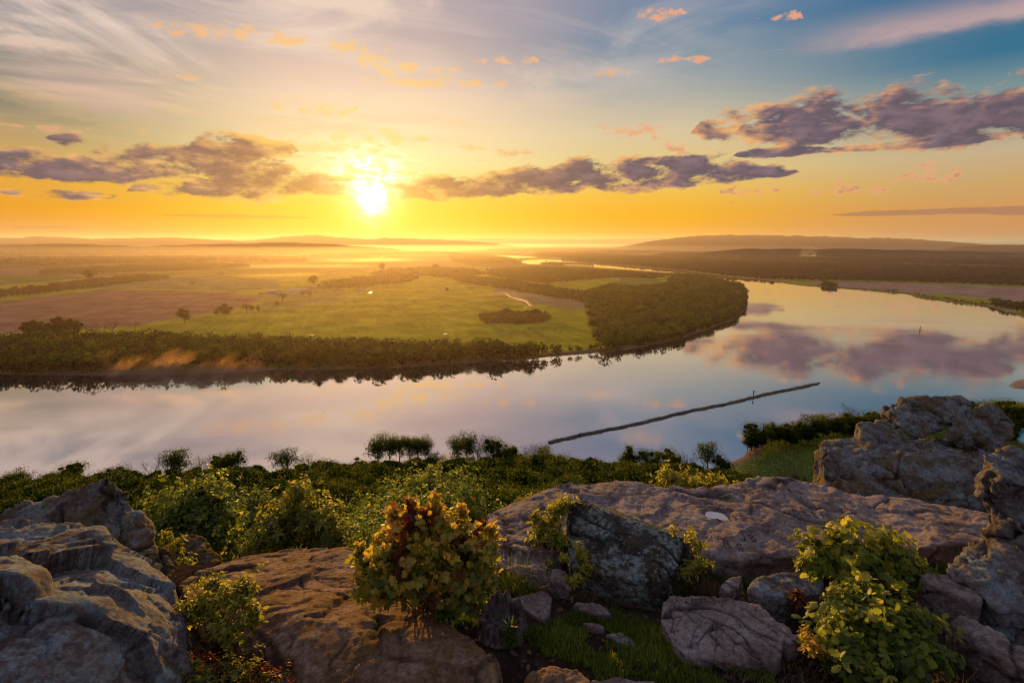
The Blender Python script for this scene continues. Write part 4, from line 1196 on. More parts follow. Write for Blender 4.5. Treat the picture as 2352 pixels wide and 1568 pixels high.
rock('boulder', 'small mossy hump of rock behind the left slab',
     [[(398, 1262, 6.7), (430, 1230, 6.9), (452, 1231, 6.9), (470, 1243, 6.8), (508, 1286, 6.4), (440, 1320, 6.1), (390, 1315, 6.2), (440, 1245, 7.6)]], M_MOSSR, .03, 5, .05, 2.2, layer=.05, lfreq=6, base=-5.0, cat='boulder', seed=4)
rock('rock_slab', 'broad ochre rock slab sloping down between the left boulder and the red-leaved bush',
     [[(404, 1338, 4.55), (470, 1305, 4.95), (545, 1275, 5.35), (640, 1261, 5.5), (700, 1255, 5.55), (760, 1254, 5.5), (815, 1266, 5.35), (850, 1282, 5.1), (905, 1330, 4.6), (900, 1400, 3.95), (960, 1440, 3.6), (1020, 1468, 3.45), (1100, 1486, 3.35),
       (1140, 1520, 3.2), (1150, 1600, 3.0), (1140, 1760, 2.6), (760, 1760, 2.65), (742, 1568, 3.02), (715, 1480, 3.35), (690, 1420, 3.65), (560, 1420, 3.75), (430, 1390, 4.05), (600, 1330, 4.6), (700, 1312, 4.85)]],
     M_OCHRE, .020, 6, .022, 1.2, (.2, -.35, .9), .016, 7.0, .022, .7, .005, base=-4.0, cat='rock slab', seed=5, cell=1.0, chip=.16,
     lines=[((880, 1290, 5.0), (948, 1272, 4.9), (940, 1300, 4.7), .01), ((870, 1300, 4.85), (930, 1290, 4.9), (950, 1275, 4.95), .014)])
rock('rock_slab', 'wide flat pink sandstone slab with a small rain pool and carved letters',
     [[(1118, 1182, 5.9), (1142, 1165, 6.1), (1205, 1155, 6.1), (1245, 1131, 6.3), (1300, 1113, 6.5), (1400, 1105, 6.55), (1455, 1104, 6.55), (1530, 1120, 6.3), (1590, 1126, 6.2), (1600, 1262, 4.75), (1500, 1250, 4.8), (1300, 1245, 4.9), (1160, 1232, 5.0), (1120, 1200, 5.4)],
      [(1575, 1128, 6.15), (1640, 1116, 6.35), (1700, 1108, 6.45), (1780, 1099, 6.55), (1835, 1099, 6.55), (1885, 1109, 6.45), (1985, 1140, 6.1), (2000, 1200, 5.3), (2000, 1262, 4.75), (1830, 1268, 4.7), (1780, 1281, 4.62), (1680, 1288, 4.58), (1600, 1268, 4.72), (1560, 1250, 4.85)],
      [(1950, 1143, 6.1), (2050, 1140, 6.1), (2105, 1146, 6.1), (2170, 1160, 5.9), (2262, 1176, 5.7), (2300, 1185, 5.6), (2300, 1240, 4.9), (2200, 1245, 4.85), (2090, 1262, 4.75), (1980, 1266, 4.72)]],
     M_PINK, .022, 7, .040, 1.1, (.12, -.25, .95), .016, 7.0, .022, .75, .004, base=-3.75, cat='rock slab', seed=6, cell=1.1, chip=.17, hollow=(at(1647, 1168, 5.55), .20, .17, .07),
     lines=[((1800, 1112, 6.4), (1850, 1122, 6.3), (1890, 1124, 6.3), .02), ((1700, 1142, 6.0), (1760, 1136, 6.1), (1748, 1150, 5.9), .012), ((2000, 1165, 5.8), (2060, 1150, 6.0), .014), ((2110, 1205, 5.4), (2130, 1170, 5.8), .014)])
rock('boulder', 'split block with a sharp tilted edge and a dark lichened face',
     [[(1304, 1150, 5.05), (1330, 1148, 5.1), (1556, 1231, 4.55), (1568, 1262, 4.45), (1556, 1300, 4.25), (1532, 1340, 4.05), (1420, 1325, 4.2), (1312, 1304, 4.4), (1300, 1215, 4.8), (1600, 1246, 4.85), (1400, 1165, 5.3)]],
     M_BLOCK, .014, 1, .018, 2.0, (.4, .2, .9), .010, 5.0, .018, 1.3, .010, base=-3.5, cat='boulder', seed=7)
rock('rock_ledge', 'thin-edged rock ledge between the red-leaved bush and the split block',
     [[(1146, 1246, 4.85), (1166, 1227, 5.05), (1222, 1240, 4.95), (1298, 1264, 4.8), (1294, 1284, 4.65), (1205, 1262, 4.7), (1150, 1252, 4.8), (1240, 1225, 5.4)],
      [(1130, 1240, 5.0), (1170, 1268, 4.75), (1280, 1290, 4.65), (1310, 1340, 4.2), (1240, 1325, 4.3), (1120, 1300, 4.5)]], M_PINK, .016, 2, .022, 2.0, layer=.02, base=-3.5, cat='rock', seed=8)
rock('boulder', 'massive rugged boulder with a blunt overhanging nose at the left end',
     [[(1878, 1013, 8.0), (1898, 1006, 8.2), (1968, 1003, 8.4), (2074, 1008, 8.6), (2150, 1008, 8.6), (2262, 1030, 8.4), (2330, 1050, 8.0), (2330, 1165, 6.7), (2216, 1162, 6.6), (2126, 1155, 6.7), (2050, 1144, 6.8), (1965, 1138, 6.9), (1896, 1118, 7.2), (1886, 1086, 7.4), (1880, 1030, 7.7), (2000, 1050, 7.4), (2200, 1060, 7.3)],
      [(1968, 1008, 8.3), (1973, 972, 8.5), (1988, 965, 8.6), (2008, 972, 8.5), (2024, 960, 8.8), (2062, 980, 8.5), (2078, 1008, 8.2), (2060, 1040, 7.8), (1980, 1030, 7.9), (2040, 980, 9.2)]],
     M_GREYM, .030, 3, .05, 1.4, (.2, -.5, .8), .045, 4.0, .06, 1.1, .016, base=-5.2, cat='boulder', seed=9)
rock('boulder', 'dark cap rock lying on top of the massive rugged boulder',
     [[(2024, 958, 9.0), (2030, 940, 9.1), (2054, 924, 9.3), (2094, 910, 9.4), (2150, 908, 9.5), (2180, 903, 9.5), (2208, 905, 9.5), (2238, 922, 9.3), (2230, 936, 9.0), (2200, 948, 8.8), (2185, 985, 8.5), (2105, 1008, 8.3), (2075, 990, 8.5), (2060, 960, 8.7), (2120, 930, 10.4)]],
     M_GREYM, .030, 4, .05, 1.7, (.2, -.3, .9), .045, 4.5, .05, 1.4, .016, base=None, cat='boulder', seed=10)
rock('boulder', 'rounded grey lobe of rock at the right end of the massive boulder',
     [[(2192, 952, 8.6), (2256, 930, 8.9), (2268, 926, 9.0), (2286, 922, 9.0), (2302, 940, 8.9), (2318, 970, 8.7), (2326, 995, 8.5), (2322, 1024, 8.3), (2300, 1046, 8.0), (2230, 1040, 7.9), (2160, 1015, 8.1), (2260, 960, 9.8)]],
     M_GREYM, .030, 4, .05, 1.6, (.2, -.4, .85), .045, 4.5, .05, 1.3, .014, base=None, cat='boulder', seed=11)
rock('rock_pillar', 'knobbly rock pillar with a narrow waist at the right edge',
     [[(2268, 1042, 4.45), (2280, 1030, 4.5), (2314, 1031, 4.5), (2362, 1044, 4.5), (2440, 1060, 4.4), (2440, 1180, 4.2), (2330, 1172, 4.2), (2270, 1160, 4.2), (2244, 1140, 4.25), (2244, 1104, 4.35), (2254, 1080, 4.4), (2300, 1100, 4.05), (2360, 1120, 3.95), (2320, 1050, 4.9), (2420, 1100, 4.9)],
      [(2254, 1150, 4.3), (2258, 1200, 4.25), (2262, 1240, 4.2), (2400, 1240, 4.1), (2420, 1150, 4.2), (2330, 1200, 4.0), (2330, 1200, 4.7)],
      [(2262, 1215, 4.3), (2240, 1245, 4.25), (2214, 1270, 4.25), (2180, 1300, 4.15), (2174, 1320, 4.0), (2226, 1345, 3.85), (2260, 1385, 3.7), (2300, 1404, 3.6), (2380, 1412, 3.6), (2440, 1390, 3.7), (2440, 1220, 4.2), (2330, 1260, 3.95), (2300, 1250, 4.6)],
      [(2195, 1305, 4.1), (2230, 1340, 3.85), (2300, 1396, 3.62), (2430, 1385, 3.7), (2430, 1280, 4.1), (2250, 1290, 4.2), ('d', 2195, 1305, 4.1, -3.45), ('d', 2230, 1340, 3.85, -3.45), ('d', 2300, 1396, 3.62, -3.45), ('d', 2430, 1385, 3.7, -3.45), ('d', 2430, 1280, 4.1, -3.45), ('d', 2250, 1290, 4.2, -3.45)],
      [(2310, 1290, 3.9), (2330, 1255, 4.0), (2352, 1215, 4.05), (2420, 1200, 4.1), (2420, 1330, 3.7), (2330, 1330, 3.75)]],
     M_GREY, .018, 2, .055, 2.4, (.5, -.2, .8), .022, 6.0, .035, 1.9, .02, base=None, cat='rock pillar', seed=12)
rock('boulder', 'smooth oval boulder left of the upper yellow-green bush',
     [[(1718, 1348, 4.0), (1738, 1324, 4.15), (1780, 1311, 4.25), (1842, 1309, 4.3), (1892, 1328, 4.2), (1890, 1362, 4.0), (1800, 1372, 3.9), (1740, 1366, 3.92)]], M_GREY, .014, 5, .022, 2.4, layer=.008, crack=.012, base=-3.4, cat='boulder', seed=13)
rock('rock', 'small pointed rock beside the smooth oval boulder',
     [[(1652, 1346, 4.05), (1672, 1324, 4.2), (1702, 1320, 4.25), (1708, 1332, 4.2), (1692, 1352, 4.05), (1668, 1358, 4.0)]], M_PINK, .010, 2, .012, 3.0, layer=.01, crack=.01, base=-3.3, seed=14)
rock('rock_slab', 'cracked flat stone with carved names lying in the grass',
     [[(1522, 1382, 3.86), (1540, 1368, 3.96), (1570, 1372, 3.93), (1642, 1366, 3.95), (1690, 1377, 3.9), (1744, 1382, 3.87), (1775, 1412, 3.72), (1795, 1440, 3.6), (1800, 1470, 3.48), (1796, 1506, 3.35), (1782, 1518, 3.31), (1690, 1522, 3.3), (1648, 1514, 3.32), (1584, 1508, 3.34), (1553, 1486, 3.42), (1514, 1420, 3.68)],
      [(1770, 1415, 3.72), (1817, 1439, 3.6), (1818, 1450, 3.56), (1802, 1464, 3.5), (1760, 1455, 3.55)], [(1795, 1462, 3.52), (1826, 1452, 3.55), (1842, 1448, 3.57), (1838, 1466, 3.5), (1812, 1476, 3.46)]],
     M_PINK, .012, 2, .014, 2.0, (.6, -.5, .6), .014, 9.0, .016, 1.2, .005, base=-3.3, cat='rock slab', seed=15,
     lines=[((1546, 1396, 3.83), (1605, 1440, 3.6), (1640, 1462, 3.5), (1712, 1492, 3.4), .016), ((1712, 1490, 3.4), (1745, 1510, 3.33), .014), ((1675, 1446, 3.58), (1735, 1496, 3.38), (1770, 1512, 3.32), .011), ((1766, 1432, 3.64), (1800, 1462, 3.5), .010), ((1740, 1462, 3.5), (1790, 1492, 3.4), .006)])
FLAT = [('flat reddish stone beside the hollow stump', [(1170, 1374), (1206, 1364), (1240, 1356), (1258, 1360), (1268, 1371), (1264, 1390), (1262, 1406), (1247, 1421), (1225, 1412), (1202, 1396)]),
        ('flat reddish stone in the dry grass right of the one by the stump', [(1318, 1386), (1325, 1380), (1375, 1383), (1395, 1396), (1404, 1411), (1370, 1408), (1332, 1398)]),
        ('long narrow stone half sunk in the grass', [(1390, 1462), (1396, 1456), (1426, 1451), (1450, 1465), (1480, 1492), (1468, 1494), (1430, 1478)]),
        ('thin little stone lying in the grass above the long narrow one', [(1338, 1431), (1345, 1428), (1372, 1431), (1390, 1438), (1388, 1444), (1368, 1441)]),
        ('pale flat stone at the right foot of the red-leaved bush', [(1086, 1328), (1104, 1320), (1130, 1318), (1148, 1330), (1140, 1338), (1098, 1340)]),
        ('little brown stone left of the hollow stump', [(1030, 1412), (1046, 1406), (1056, 1412), (1050, 1420), (1034, 1420)])]
for k, (lb, pl) in enumerate(FLAT):
    c0 = np.mean([ground(x, y, -3.13) for x, y in pl], 0); hh = []
    for x, y in pl:
        q = ground(x, y, -3.12); hh.append(('w', *q)); hh.append(('w', c0[0] + (q[0] - c0[0]) * 1.04, c0[1] + (q[1] - c0[1]) * 1.04, -3.35))
    rock('stone', lb, [hh], M_PINK, .009, 2, .012, 3.0, layer=.006, crack=.006, pits=.004, cat='stone', seed=20 + k, group=None)
rock('boulder', 'brown rock rising from the bottom edge in the middle',
     [[(1194, 1590, 3.1), (1205, 1556, 3.2), (1218, 1540, 3.25), (1268, 1529, 3.3), (1330, 1533, 3.28), (1358, 1560, 3.15), (1380, 1640, 2.9), (1200, 1660, 2.85)]], M_OCHRE, .012, 3, .03, 2.2, layer=.015, base=-3.5, cat='boulder', seed=30)
rock('boulder', 'low dark rock at the bottom edge right of the brown one',
     [[(1356, 1562, 3.12), (1420, 1556, 3.14), (1500, 1562, 3.12), (1540, 1590, 3.05), (1520, 1660, 2.85), (1370, 1660, 2.85)]], M_PINK, .012, 3, .025, 2.2, layer=.012, base=-3.5, cat='boulder', seed=31)
rock('rock_ledge', 'long sloping rock behind the foot of the pillar',
     [[(2112, 1316, 4.05), (2130, 1308, 4.1), (2175, 1318, 4.05), (2235, 1345, 3.9), (2262, 1372, 3.7), (2246, 1384, 3.66), (2190, 1360, 3.8), (2125, 1335, 3.95)]], M_PINK, .014, 3, .02, 2.0, layer=.012, base=-3.4, cat='rock', seed=32)
rock('rock_ledge', 'long dark rock running out of the lower right corner',
     [[(2196, 1426, 3.55), (2215, 1418, 3.6), (2250, 1432, 3.55), (2352, 1482, 3.35), (2480, 1540, 3.1), (2480, 1620, 2.85), (2352, 1545, 3.1), (2250, 1475, 3.35)]], M_PINK, .016, 3, .03, 2.0, layer=.02, base=-3.45, cat='rock', seed=33)
rock('rock', 'little orange-lit rock at the left edge beside the corner boulder',
     [[(-40, 1218, 4.9), (0, 1212, 4.9), (22, 1218, 4.8), (26, 1232, 4.6), (-30, 1240, 4.5)]], M_OCHRE, .014, 3, .02, 2.5, base=-3.6, seed=34)

# ------------------------------------------------------------------ rain pool and carved letters on the slab
def bvh_of(label):
    o, V, F = ROCKS[label]
    return BVHTree.FromPolygons([tuple(v) for v in V], [tuple(f) for f in F])
SLAB = 'wide flat pink sandstone slab with a small rain pool and carved letters'
STONE = 'cracked flat stone with carved names lying in the grass'
_bv = {k: bvh_of(k) for k in (SLAB, STONE)}
def hit(label, px, py):
    d = Vector(ray(px, py)).normalized()
    loc, nrm, i, dist = _bv[label].ray_cast(Vector((0, 0, 0)), d)
    return loc, nrm
pc = at(1647, 1168, 5.55)
cen = [v for v in (_bv[SLAB].ray_cast(Vector((pc[0] + dx_, pc[1] + dy_, 0)), Vector((0, 0, -1)))[0] for dx_ in (-.05, 0, .05) for dy_ in (-.04, 0, .04)) if v is not None]
zc = float(np.mean([v.z for v in cen])) + .030
n = 40; th = np.linspace(0, 2 * pi, n, endpoint=False)
V = np.concatenate([[(pc[0], pc[1], zc)], np.stack([pc[0] + .165 * np.cos(th) * (1 + .22 * np.sin(3 * th + 1)), pc[1] + .13 * np.sin(th) * (1 + .18 * np.sin(4 * th)), np.full(n, zc)], -1)])
F = np.array([(0, 1 + k, 1 + (k + 1) % n) for k in range(n)])
m_, nt_ = nmat('pool water')
g_ = new(nt_, 'ShaderNodeBsdfGlossy', {'Color': (.50, .49, .53, 1), 'Roughness': .05}); o_ = new(nt_, 'ShaderNodeOutputMaterial'); nt_.links.new(g_.outputs[0], o_.inputs[0])
tag(mobj('rain_pool', V, F, m_, smooth=False), 'small pale pool of rain water in a hollow of the flat slab', 'puddle')
M_CARVE = mat_plain('shadowed carving', (.055, .036, .030), .3, 30.0)
def carve(label, text, px, py, size_px, slant=0.0, rot=0.0, squash=1.0):
    """letters cut into the rock: dark shapes laid on its surface, groove shade in their colour"""
    cu_ = bpy.data.curves.new('txt', 'FONT'); cu_.body = text; cu_.size = 1.0; cu_.offset = -.012
    o = bpy.data.objects.new('txt', cu_); COL.objects.link(o)
    dg = bpy.context.evaluated_depsgraph_get(); m = bpy.data.meshes.new_from_object(o.evaluated_get(dg))
    bm = bmesh.new(); bm.from_mesh(m)
    bmesh.ops.triangulate(bm, faces=bm.faces[:])
    bmesh.ops.subdivide_edges(bm, edges=[e for e in bm.edges if e.calc_length() > .12], cuts=3)
    bmesh.ops.triangulate(bm, faces=bm.faces[:])
    V = np.array([v.co[:] for v in bm.verts]); bm.verts.ensure_lookup_table()
    F = np.array([[v.index for v in f.verts] for f in bm.faces]); bm.free()
    bpy.data.objects.remove(o); bpy.data.curves.remove(cu_); bpy.data.meshes.remove(m)
    c0 = hit(label, px, py)[0]
    if c0 is None: return
    s = size_px / FPX * c0.length
    tops = _bv[label]
    W = np.zeros_like(V); cr_, sr_ = cos(rot), sin(rot)
    depth = s * squash
    for i, (x, y, _) in enumerate(V):
        x = x + slant * y
        lx, ly = (x * cr_ - y * sr_), (x * sr_ + y * cr_)
        q = Vector((c0.x + lx * s, c0.y + ly * depth, c0.z + 1.0))
        loc, nrm, ii, dd = tops.ray_cast(q, Vector((0, 0, -1)))
        if loc is None: loc = Vector((q.x, q.y, c0.z))
        W[i] = loc + Vector((0, 0, .004))
    mobj('carved_letters', W, F, M_CARVE, parent=ROCKS[label][0], smooth=False)
carve(SLAB, 'O H E', 1643, 1192, 26, squash=1.5)
carve(SLAB, 'R E E I', 1822, 1178, 20, rot=-.25, squash=1.6)
carve(SLAB, 'R S', 1660, 1254, 30, rot=-.3, squash=1.3)
carve(SLAB, '7 8', 1708, 1243, 24, rot=.1, squash=1.5)
carve(SLAB, 'J W A', 1604, 1238, 20, rot=-.1, squash=1.4)
carve(STONE, 'RAY', 1541, 1386, 15, squash=1.5)
carve(STONE, 'A BERT', 1574, 1388.5, 15, rot=.05, squash=1.5)

# ------------------------------------------------------------------ soil between the rocks
gx = np.linspace(-7.5, 8.5, 420); gy = np.linspace(1.2, 11.5, 300)
GX, GY = np.meshgrid(gx, gy); GX, GY = GX.ravel(), GY.ravel()
def soil_z(X, Y):
    p = np.stack([X, Y, 0 * X], -1)
    edge = 5.0 + 1.1 * sstep(-.3, 1.0, X) + .5 * pn(p * .8)
    z = -3.17 - .22 * sstep(4.0, 5.2, Y) + .04 * fbm(p * 1.1, 3) + .018 * fbm(p * 7, 3)
    z -= np.maximum(Y - edge, 0) * .85 + .12 * np.maximum(Y - edge, 0) ** 2
    # soil banked up round the carved flat stone
    z += .12 * np.exp(-((X - 1.50) / .55) ** 2 - ((Y - 3.5) / .42) ** 2)
    # hollow left of the slab, behind the thin shrub
    z -= .12 * np.exp(-((X + 1.5) ** 2 + (Y - 3.3) ** 2) / .5)
    return z
GZ = soil_z(GX, GY)
for lb_ in [k for k, v in ROCKS.items() if v[0]['category'] == 'rock slab']:
    V_ = ROCKS[lb_][1]
    i_ = np.round((V_[:, 0] - gx[0]) / (gx[1] - gx[0])).astype(int); j_ = np.round((V_[:, 1] - gy[0]) / (gy[1] - gy[0])).astype(int)
    ok_ = (i_ >= 0) & (i_ < len(gx)) & (j_ >= 0) & (j_ < len(gy))
    top_ = np.full(len(GX), -99.0); np.maximum.at(top_, (j_ * len(gx) + i_)[ok_], V_[ok_, 2])
    T2 = top_.reshape(len(gy), len(gx)).copy()
    sure = (T2 > -90)
    low_ = np.where(sure, T2 - .07, 99.0)
    GZ = np.minimum(GZ, low_.ravel())
ix = np.arange(len(GX)).reshape(len(gy), len(gx))
SF = np.stack([ix[:-1, :-1], ix[:-1, 1:], ix[1:, 1:], ix[1:, :-1]], -1).reshape(-1, 4)
def mat_soil():
    m, nt = nmat('soil and litter')
    geo = new(nt, 'ShaderNodeNewGeometry'); P = NX(nt, geo.outputs['Position'])
    a = noise(nt, P, 2.0, 5, .6); b = noise(nt, P, 14.0, 6, .7); g = noise(nt, P, 60.0, 4, .7); v = noise(nt, P, 140.0, 2, .6)
    col = mixc(nt, a.ss(.35, .65), (.030, .019, .013), (.062, .038, .025))
    col = mixc(nt, b.ss(.52, .70) * .8, col, (.115, .060, .028))
    col = mixc(nt, g.ss(.60, .72) * .7, col, (.17, .11, .07))
    col = mixc(nt, (1.0 - b.ss(.28, .46)) * .8, col, (.012, .009, .007))
    col = mixc(nt, (a * .6 + b * .4).ss(.52, .62) * .55, col, (.030, .040, .010))
    bump = new(nt, 'ShaderNodeBump', {'Strength': 1.0, 'Distance': .02, 'Height': b + g * .5 + v * .3})
    d = new(nt, 'ShaderNodeBsdfDiffuse', {'Color': col, 'Normal': bump.outputs[0]})
    o = new(nt, 'ShaderNodeOutputMaterial'); nt.links.new(d.outputs[0], o.inputs[0])
    return m
tag(mobj('soil', np.stack([GX, GY, GZ], -1), SF, mat_soil()), kind='structure')
# ------------------------------------------------------------------ plants between the rocks
def leaf_lobed(lobes=5, tip=1.0):
    """flat lobed leaf of length 1 along +x, base at the origin (triangle fan), gently cupped"""
    if lobes == 5: o = [(0, .03), (.10, .30), (.02, .46), (.28, .30), (.40, .58), (.58, .44), (.55, .26), (.76, .30), (.80, .14), (1.0, 0)]
    else: o = [(0, .02), (.16, .10), (.20, .22), (.32, .13), (.44, .32), (.54, .20), (.68, .33), (.76, .20), (.90, .18), (1.0, 0)]
    P_ = o + [(x, -y) for x, y in o[-2:0:-1]]
    V = [(.42, 0, .035)] + [(x, y, -.10 * x * x - .22 * y * y) for x, y in P_]
    n = len(P_)
    return np.array(V), np.array([(0, 1 + k, 1 + (k + 1) % n) for k in range(n)])
def leaf_oval(w=.22):
    P_ = [(0, 0), (.2, w * .7), (.5, w), (.8, w * .6), (1, 0), (.8, -w * .6), (.5, -w), (.2, -w * .7)]
    V = [(.5, 0, .04)] + [(x, y, -.12 * x * x - .2 * abs(y)) for x, y in P_]
    return np.array(V), np.array([(0, 1 + k, 1 + (k + 1) % 8) for k in range(8)])
LEAF_M, LEAF_O, LEAF_S = leaf_lobed(5), leaf_lobed(7), leaf_oval()

def place_leaves(tmpl, O, D, Nrm, S):
    """leaves at O pointing along D, facing Nrm, of length S"""
    V0, F0 = tmpl
    D = D / np.linalg.norm(D, axis=1)[:, None]
    Nrm = Nrm - D * (Nrm * D).sum(1)[:, None]; Nrm /= np.linalg.norm(Nrm, axis=1)[:, None] + 1e-9
    B = np.cross(Nrm, D)
    s = S[:, None, None]
    V = O[:, None] + s * (V0[None, :, 0, None] * D[:, None] + V0[None, :, 1, None] * B[:, None] + V0[None, :, 2, None] * Nrm[:, None])
    F = (F0[None] + (np.arange(len(O)) * len(V0))[:, None, None]).reshape(-1, 3)
    return V.reshape(-1, 3), F

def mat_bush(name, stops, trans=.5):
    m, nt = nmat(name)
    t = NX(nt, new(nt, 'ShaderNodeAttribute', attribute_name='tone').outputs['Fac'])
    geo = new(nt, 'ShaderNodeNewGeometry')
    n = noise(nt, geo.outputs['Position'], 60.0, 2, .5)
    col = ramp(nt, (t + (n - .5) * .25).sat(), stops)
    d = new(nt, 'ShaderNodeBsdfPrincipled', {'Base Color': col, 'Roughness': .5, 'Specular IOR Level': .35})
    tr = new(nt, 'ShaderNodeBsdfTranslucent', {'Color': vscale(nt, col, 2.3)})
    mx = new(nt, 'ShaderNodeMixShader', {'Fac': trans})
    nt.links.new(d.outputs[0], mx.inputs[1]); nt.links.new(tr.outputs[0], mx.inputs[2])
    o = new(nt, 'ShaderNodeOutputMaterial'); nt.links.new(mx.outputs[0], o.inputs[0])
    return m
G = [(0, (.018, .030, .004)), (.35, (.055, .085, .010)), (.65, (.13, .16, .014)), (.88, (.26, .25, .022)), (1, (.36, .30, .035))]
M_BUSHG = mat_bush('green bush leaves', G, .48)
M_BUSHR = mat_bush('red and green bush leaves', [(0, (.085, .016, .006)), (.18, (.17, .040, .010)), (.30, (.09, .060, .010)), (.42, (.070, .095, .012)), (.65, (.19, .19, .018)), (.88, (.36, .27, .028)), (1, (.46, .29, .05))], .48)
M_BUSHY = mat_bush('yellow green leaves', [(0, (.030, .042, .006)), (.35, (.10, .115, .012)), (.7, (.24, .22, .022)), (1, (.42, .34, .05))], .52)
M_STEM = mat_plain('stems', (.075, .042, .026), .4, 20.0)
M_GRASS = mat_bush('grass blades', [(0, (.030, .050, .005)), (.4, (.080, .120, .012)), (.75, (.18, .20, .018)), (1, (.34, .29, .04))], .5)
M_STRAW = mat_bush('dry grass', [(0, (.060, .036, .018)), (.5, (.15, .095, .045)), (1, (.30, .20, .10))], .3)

def bush(name, label, base, env, ntips, tmpl, lsize, mat, seed, per=7, stems=9, tone=(.5, .22), redness=None, droop=.35, cat='bush', fill=.35, stem_r=.008, group=None, toplight=.25, rough=.6):
    """env: list of (centre px, py, Y, rx, ry, rz) ellipsoids of foliage in metres; twig tips fill them, leaves sit in whorls on the tips"""
    r = np.random.default_rng(seed)
    b = np.array(base, float)
    tips, outs, wts = [], [], []
    vols = np.array([e[3] * e[4] * e[5] for e in env]) ** .67; vols /= vols.sum()
    for e, v in zip(env, vols):
        c = at(*e[:3]); n = max(int(ntips * v), 3)
        u = r.normal(size=(n, 3)); u /= np.linalg.norm(u, axis=1)[:, None]
        q = np.where(r.random(n) < fill, r.uniform(.3, .8, n), np.where(r.random(n) < .24, r.uniform(1.15, 1.65, n), r.uniform(.72, 1.12, n)))
        p = c + u * q[:, None] * np.array(e[3:6])
        ok = p[:, 2] > b[2] + .05
        tips.append(p[ok]); outs.append(u[ok])
    tips = np.concatenate(tips); outs = np.concatenate(outs)
    n = len(tips)
    m = per
    O = np.repeat(tips, m, 0); U = np.repeat(outs, m, 0)
    ang = (np.tile(np.arange(m) / m * 2 * pi, n) + np.repeat(r.uniform(0, 6.28, n), m) + r.normal(size=n * m) * .3)
    ax = U * .8 + np.array([0, 0, .55]) + r.normal(size=(n * m, 3)) * .15; ax /= np.linalg.norm(ax, axis=1)[:, None]
    ref = np.cross(ax, np.array([.31, .77, .55])); ref /= np.linalg.norm(ref, axis=1)[:, None]; ref2 = np.cross(ax, ref)
    D = np.cos(ang)[:, None] * ref + np.sin(ang)[:, None] * ref2 + ax * r.uniform(-.1, .6, n * m)[:, None]; D[:, 2] -= droop * r.uniform(0, 1, n * m)
    Nn = ax + r.normal(size=(n * m, 3)) * rough
    O = O - ax * (r.uniform(0, 1.3, n * m) * lsize)[:, None]
    S = lsize * r.uniform(.55, 1.2, n * m)
    LV, LFc = place_leaves(tmpl, O, D, Nn, S)
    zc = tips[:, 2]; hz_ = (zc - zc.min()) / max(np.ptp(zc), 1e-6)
    tn = tone[0] + tone[1] * r.normal(size=n) * .5 + toplight * (hz_ - .5) + .08 * outs[:, 2]  # higher tips toned lighter: light from above put into the leaf colour
    if redness is not None:
        k = pn(tips * redness[0] + seed) + .35 * pn(tips * redness[0] * 2.3 + 9)
        tn = np.where(k > redness[1], r.uniform(.0, .24, n), np.maximum(tn, .38))
    T = np.repeat(np.clip(np.repeat(tn, m) + r.normal(size=n * m) * .07, 0, 1), len(tmpl[0]))
    root = empty(name, b)
    parts = []
    ks = r.choice(n, min(stems * 5, n), replace=False)
    hubs = []
    for i in range(stems):
        t = tips[ks[i]]; q = b + (t - b) * np.array([.45, .45, .55]) + r.normal(size=3) * .02
        s0 = b + r.normal(size=3) * np.array([.05, .05, 0]) * (1 + 2 * np.linalg.norm(np.array(env[0][3:5])) * .2); s0[2] = b[2] - .05
        parts.append(tube([s0, (s0 + q) / 2 + r.normal(size=3) * .015, q, t], np.array([1, .85, .65, .3]) * stem_r, 5)); hubs.append(q)
    hubs = np.array(hubs)
    for t in tips[ks[stems:]]:
        h_ = hubs[np.argmin(np.linalg.norm(hubs - t, axis=1) + r.uniform(0, .08, len(hubs)))]
        parts.append(tube([h_, (h_ + t) / 2 + np.array([0, 0, .01]), t], np.array([.45, .3, .18]) * stem_r, 3))
    sv, sf = join(parts)
    mobj('stems', sv - b, sf, M_STEM, parent=root)
    mobj('leaves', LV - b, LFc, mat, parent=root, attrs={'tone': T}, smooth=False)
    tag(root, label, cat, group)
    return root

def gz(px, py, z=-3.15): return ground(px, py, z)

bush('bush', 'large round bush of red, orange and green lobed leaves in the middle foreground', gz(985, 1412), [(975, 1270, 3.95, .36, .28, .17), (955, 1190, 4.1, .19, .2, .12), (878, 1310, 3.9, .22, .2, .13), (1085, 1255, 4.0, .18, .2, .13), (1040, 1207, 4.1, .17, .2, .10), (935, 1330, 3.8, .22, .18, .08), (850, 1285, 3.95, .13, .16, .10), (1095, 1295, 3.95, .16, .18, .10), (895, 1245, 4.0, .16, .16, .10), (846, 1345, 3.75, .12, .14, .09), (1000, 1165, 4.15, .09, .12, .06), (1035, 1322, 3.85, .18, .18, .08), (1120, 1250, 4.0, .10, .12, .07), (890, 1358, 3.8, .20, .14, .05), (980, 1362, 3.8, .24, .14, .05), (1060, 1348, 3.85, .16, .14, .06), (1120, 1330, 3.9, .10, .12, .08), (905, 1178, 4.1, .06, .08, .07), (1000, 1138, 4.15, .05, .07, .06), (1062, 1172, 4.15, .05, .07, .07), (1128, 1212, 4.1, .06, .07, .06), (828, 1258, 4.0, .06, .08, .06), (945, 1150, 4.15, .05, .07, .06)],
     1500, LEAF_M, .056, M_BUSHR, 1, per=5, stems=36, tone=(.80, .34), redness=(3.0, .33), stem_r=.009, rough=.9)
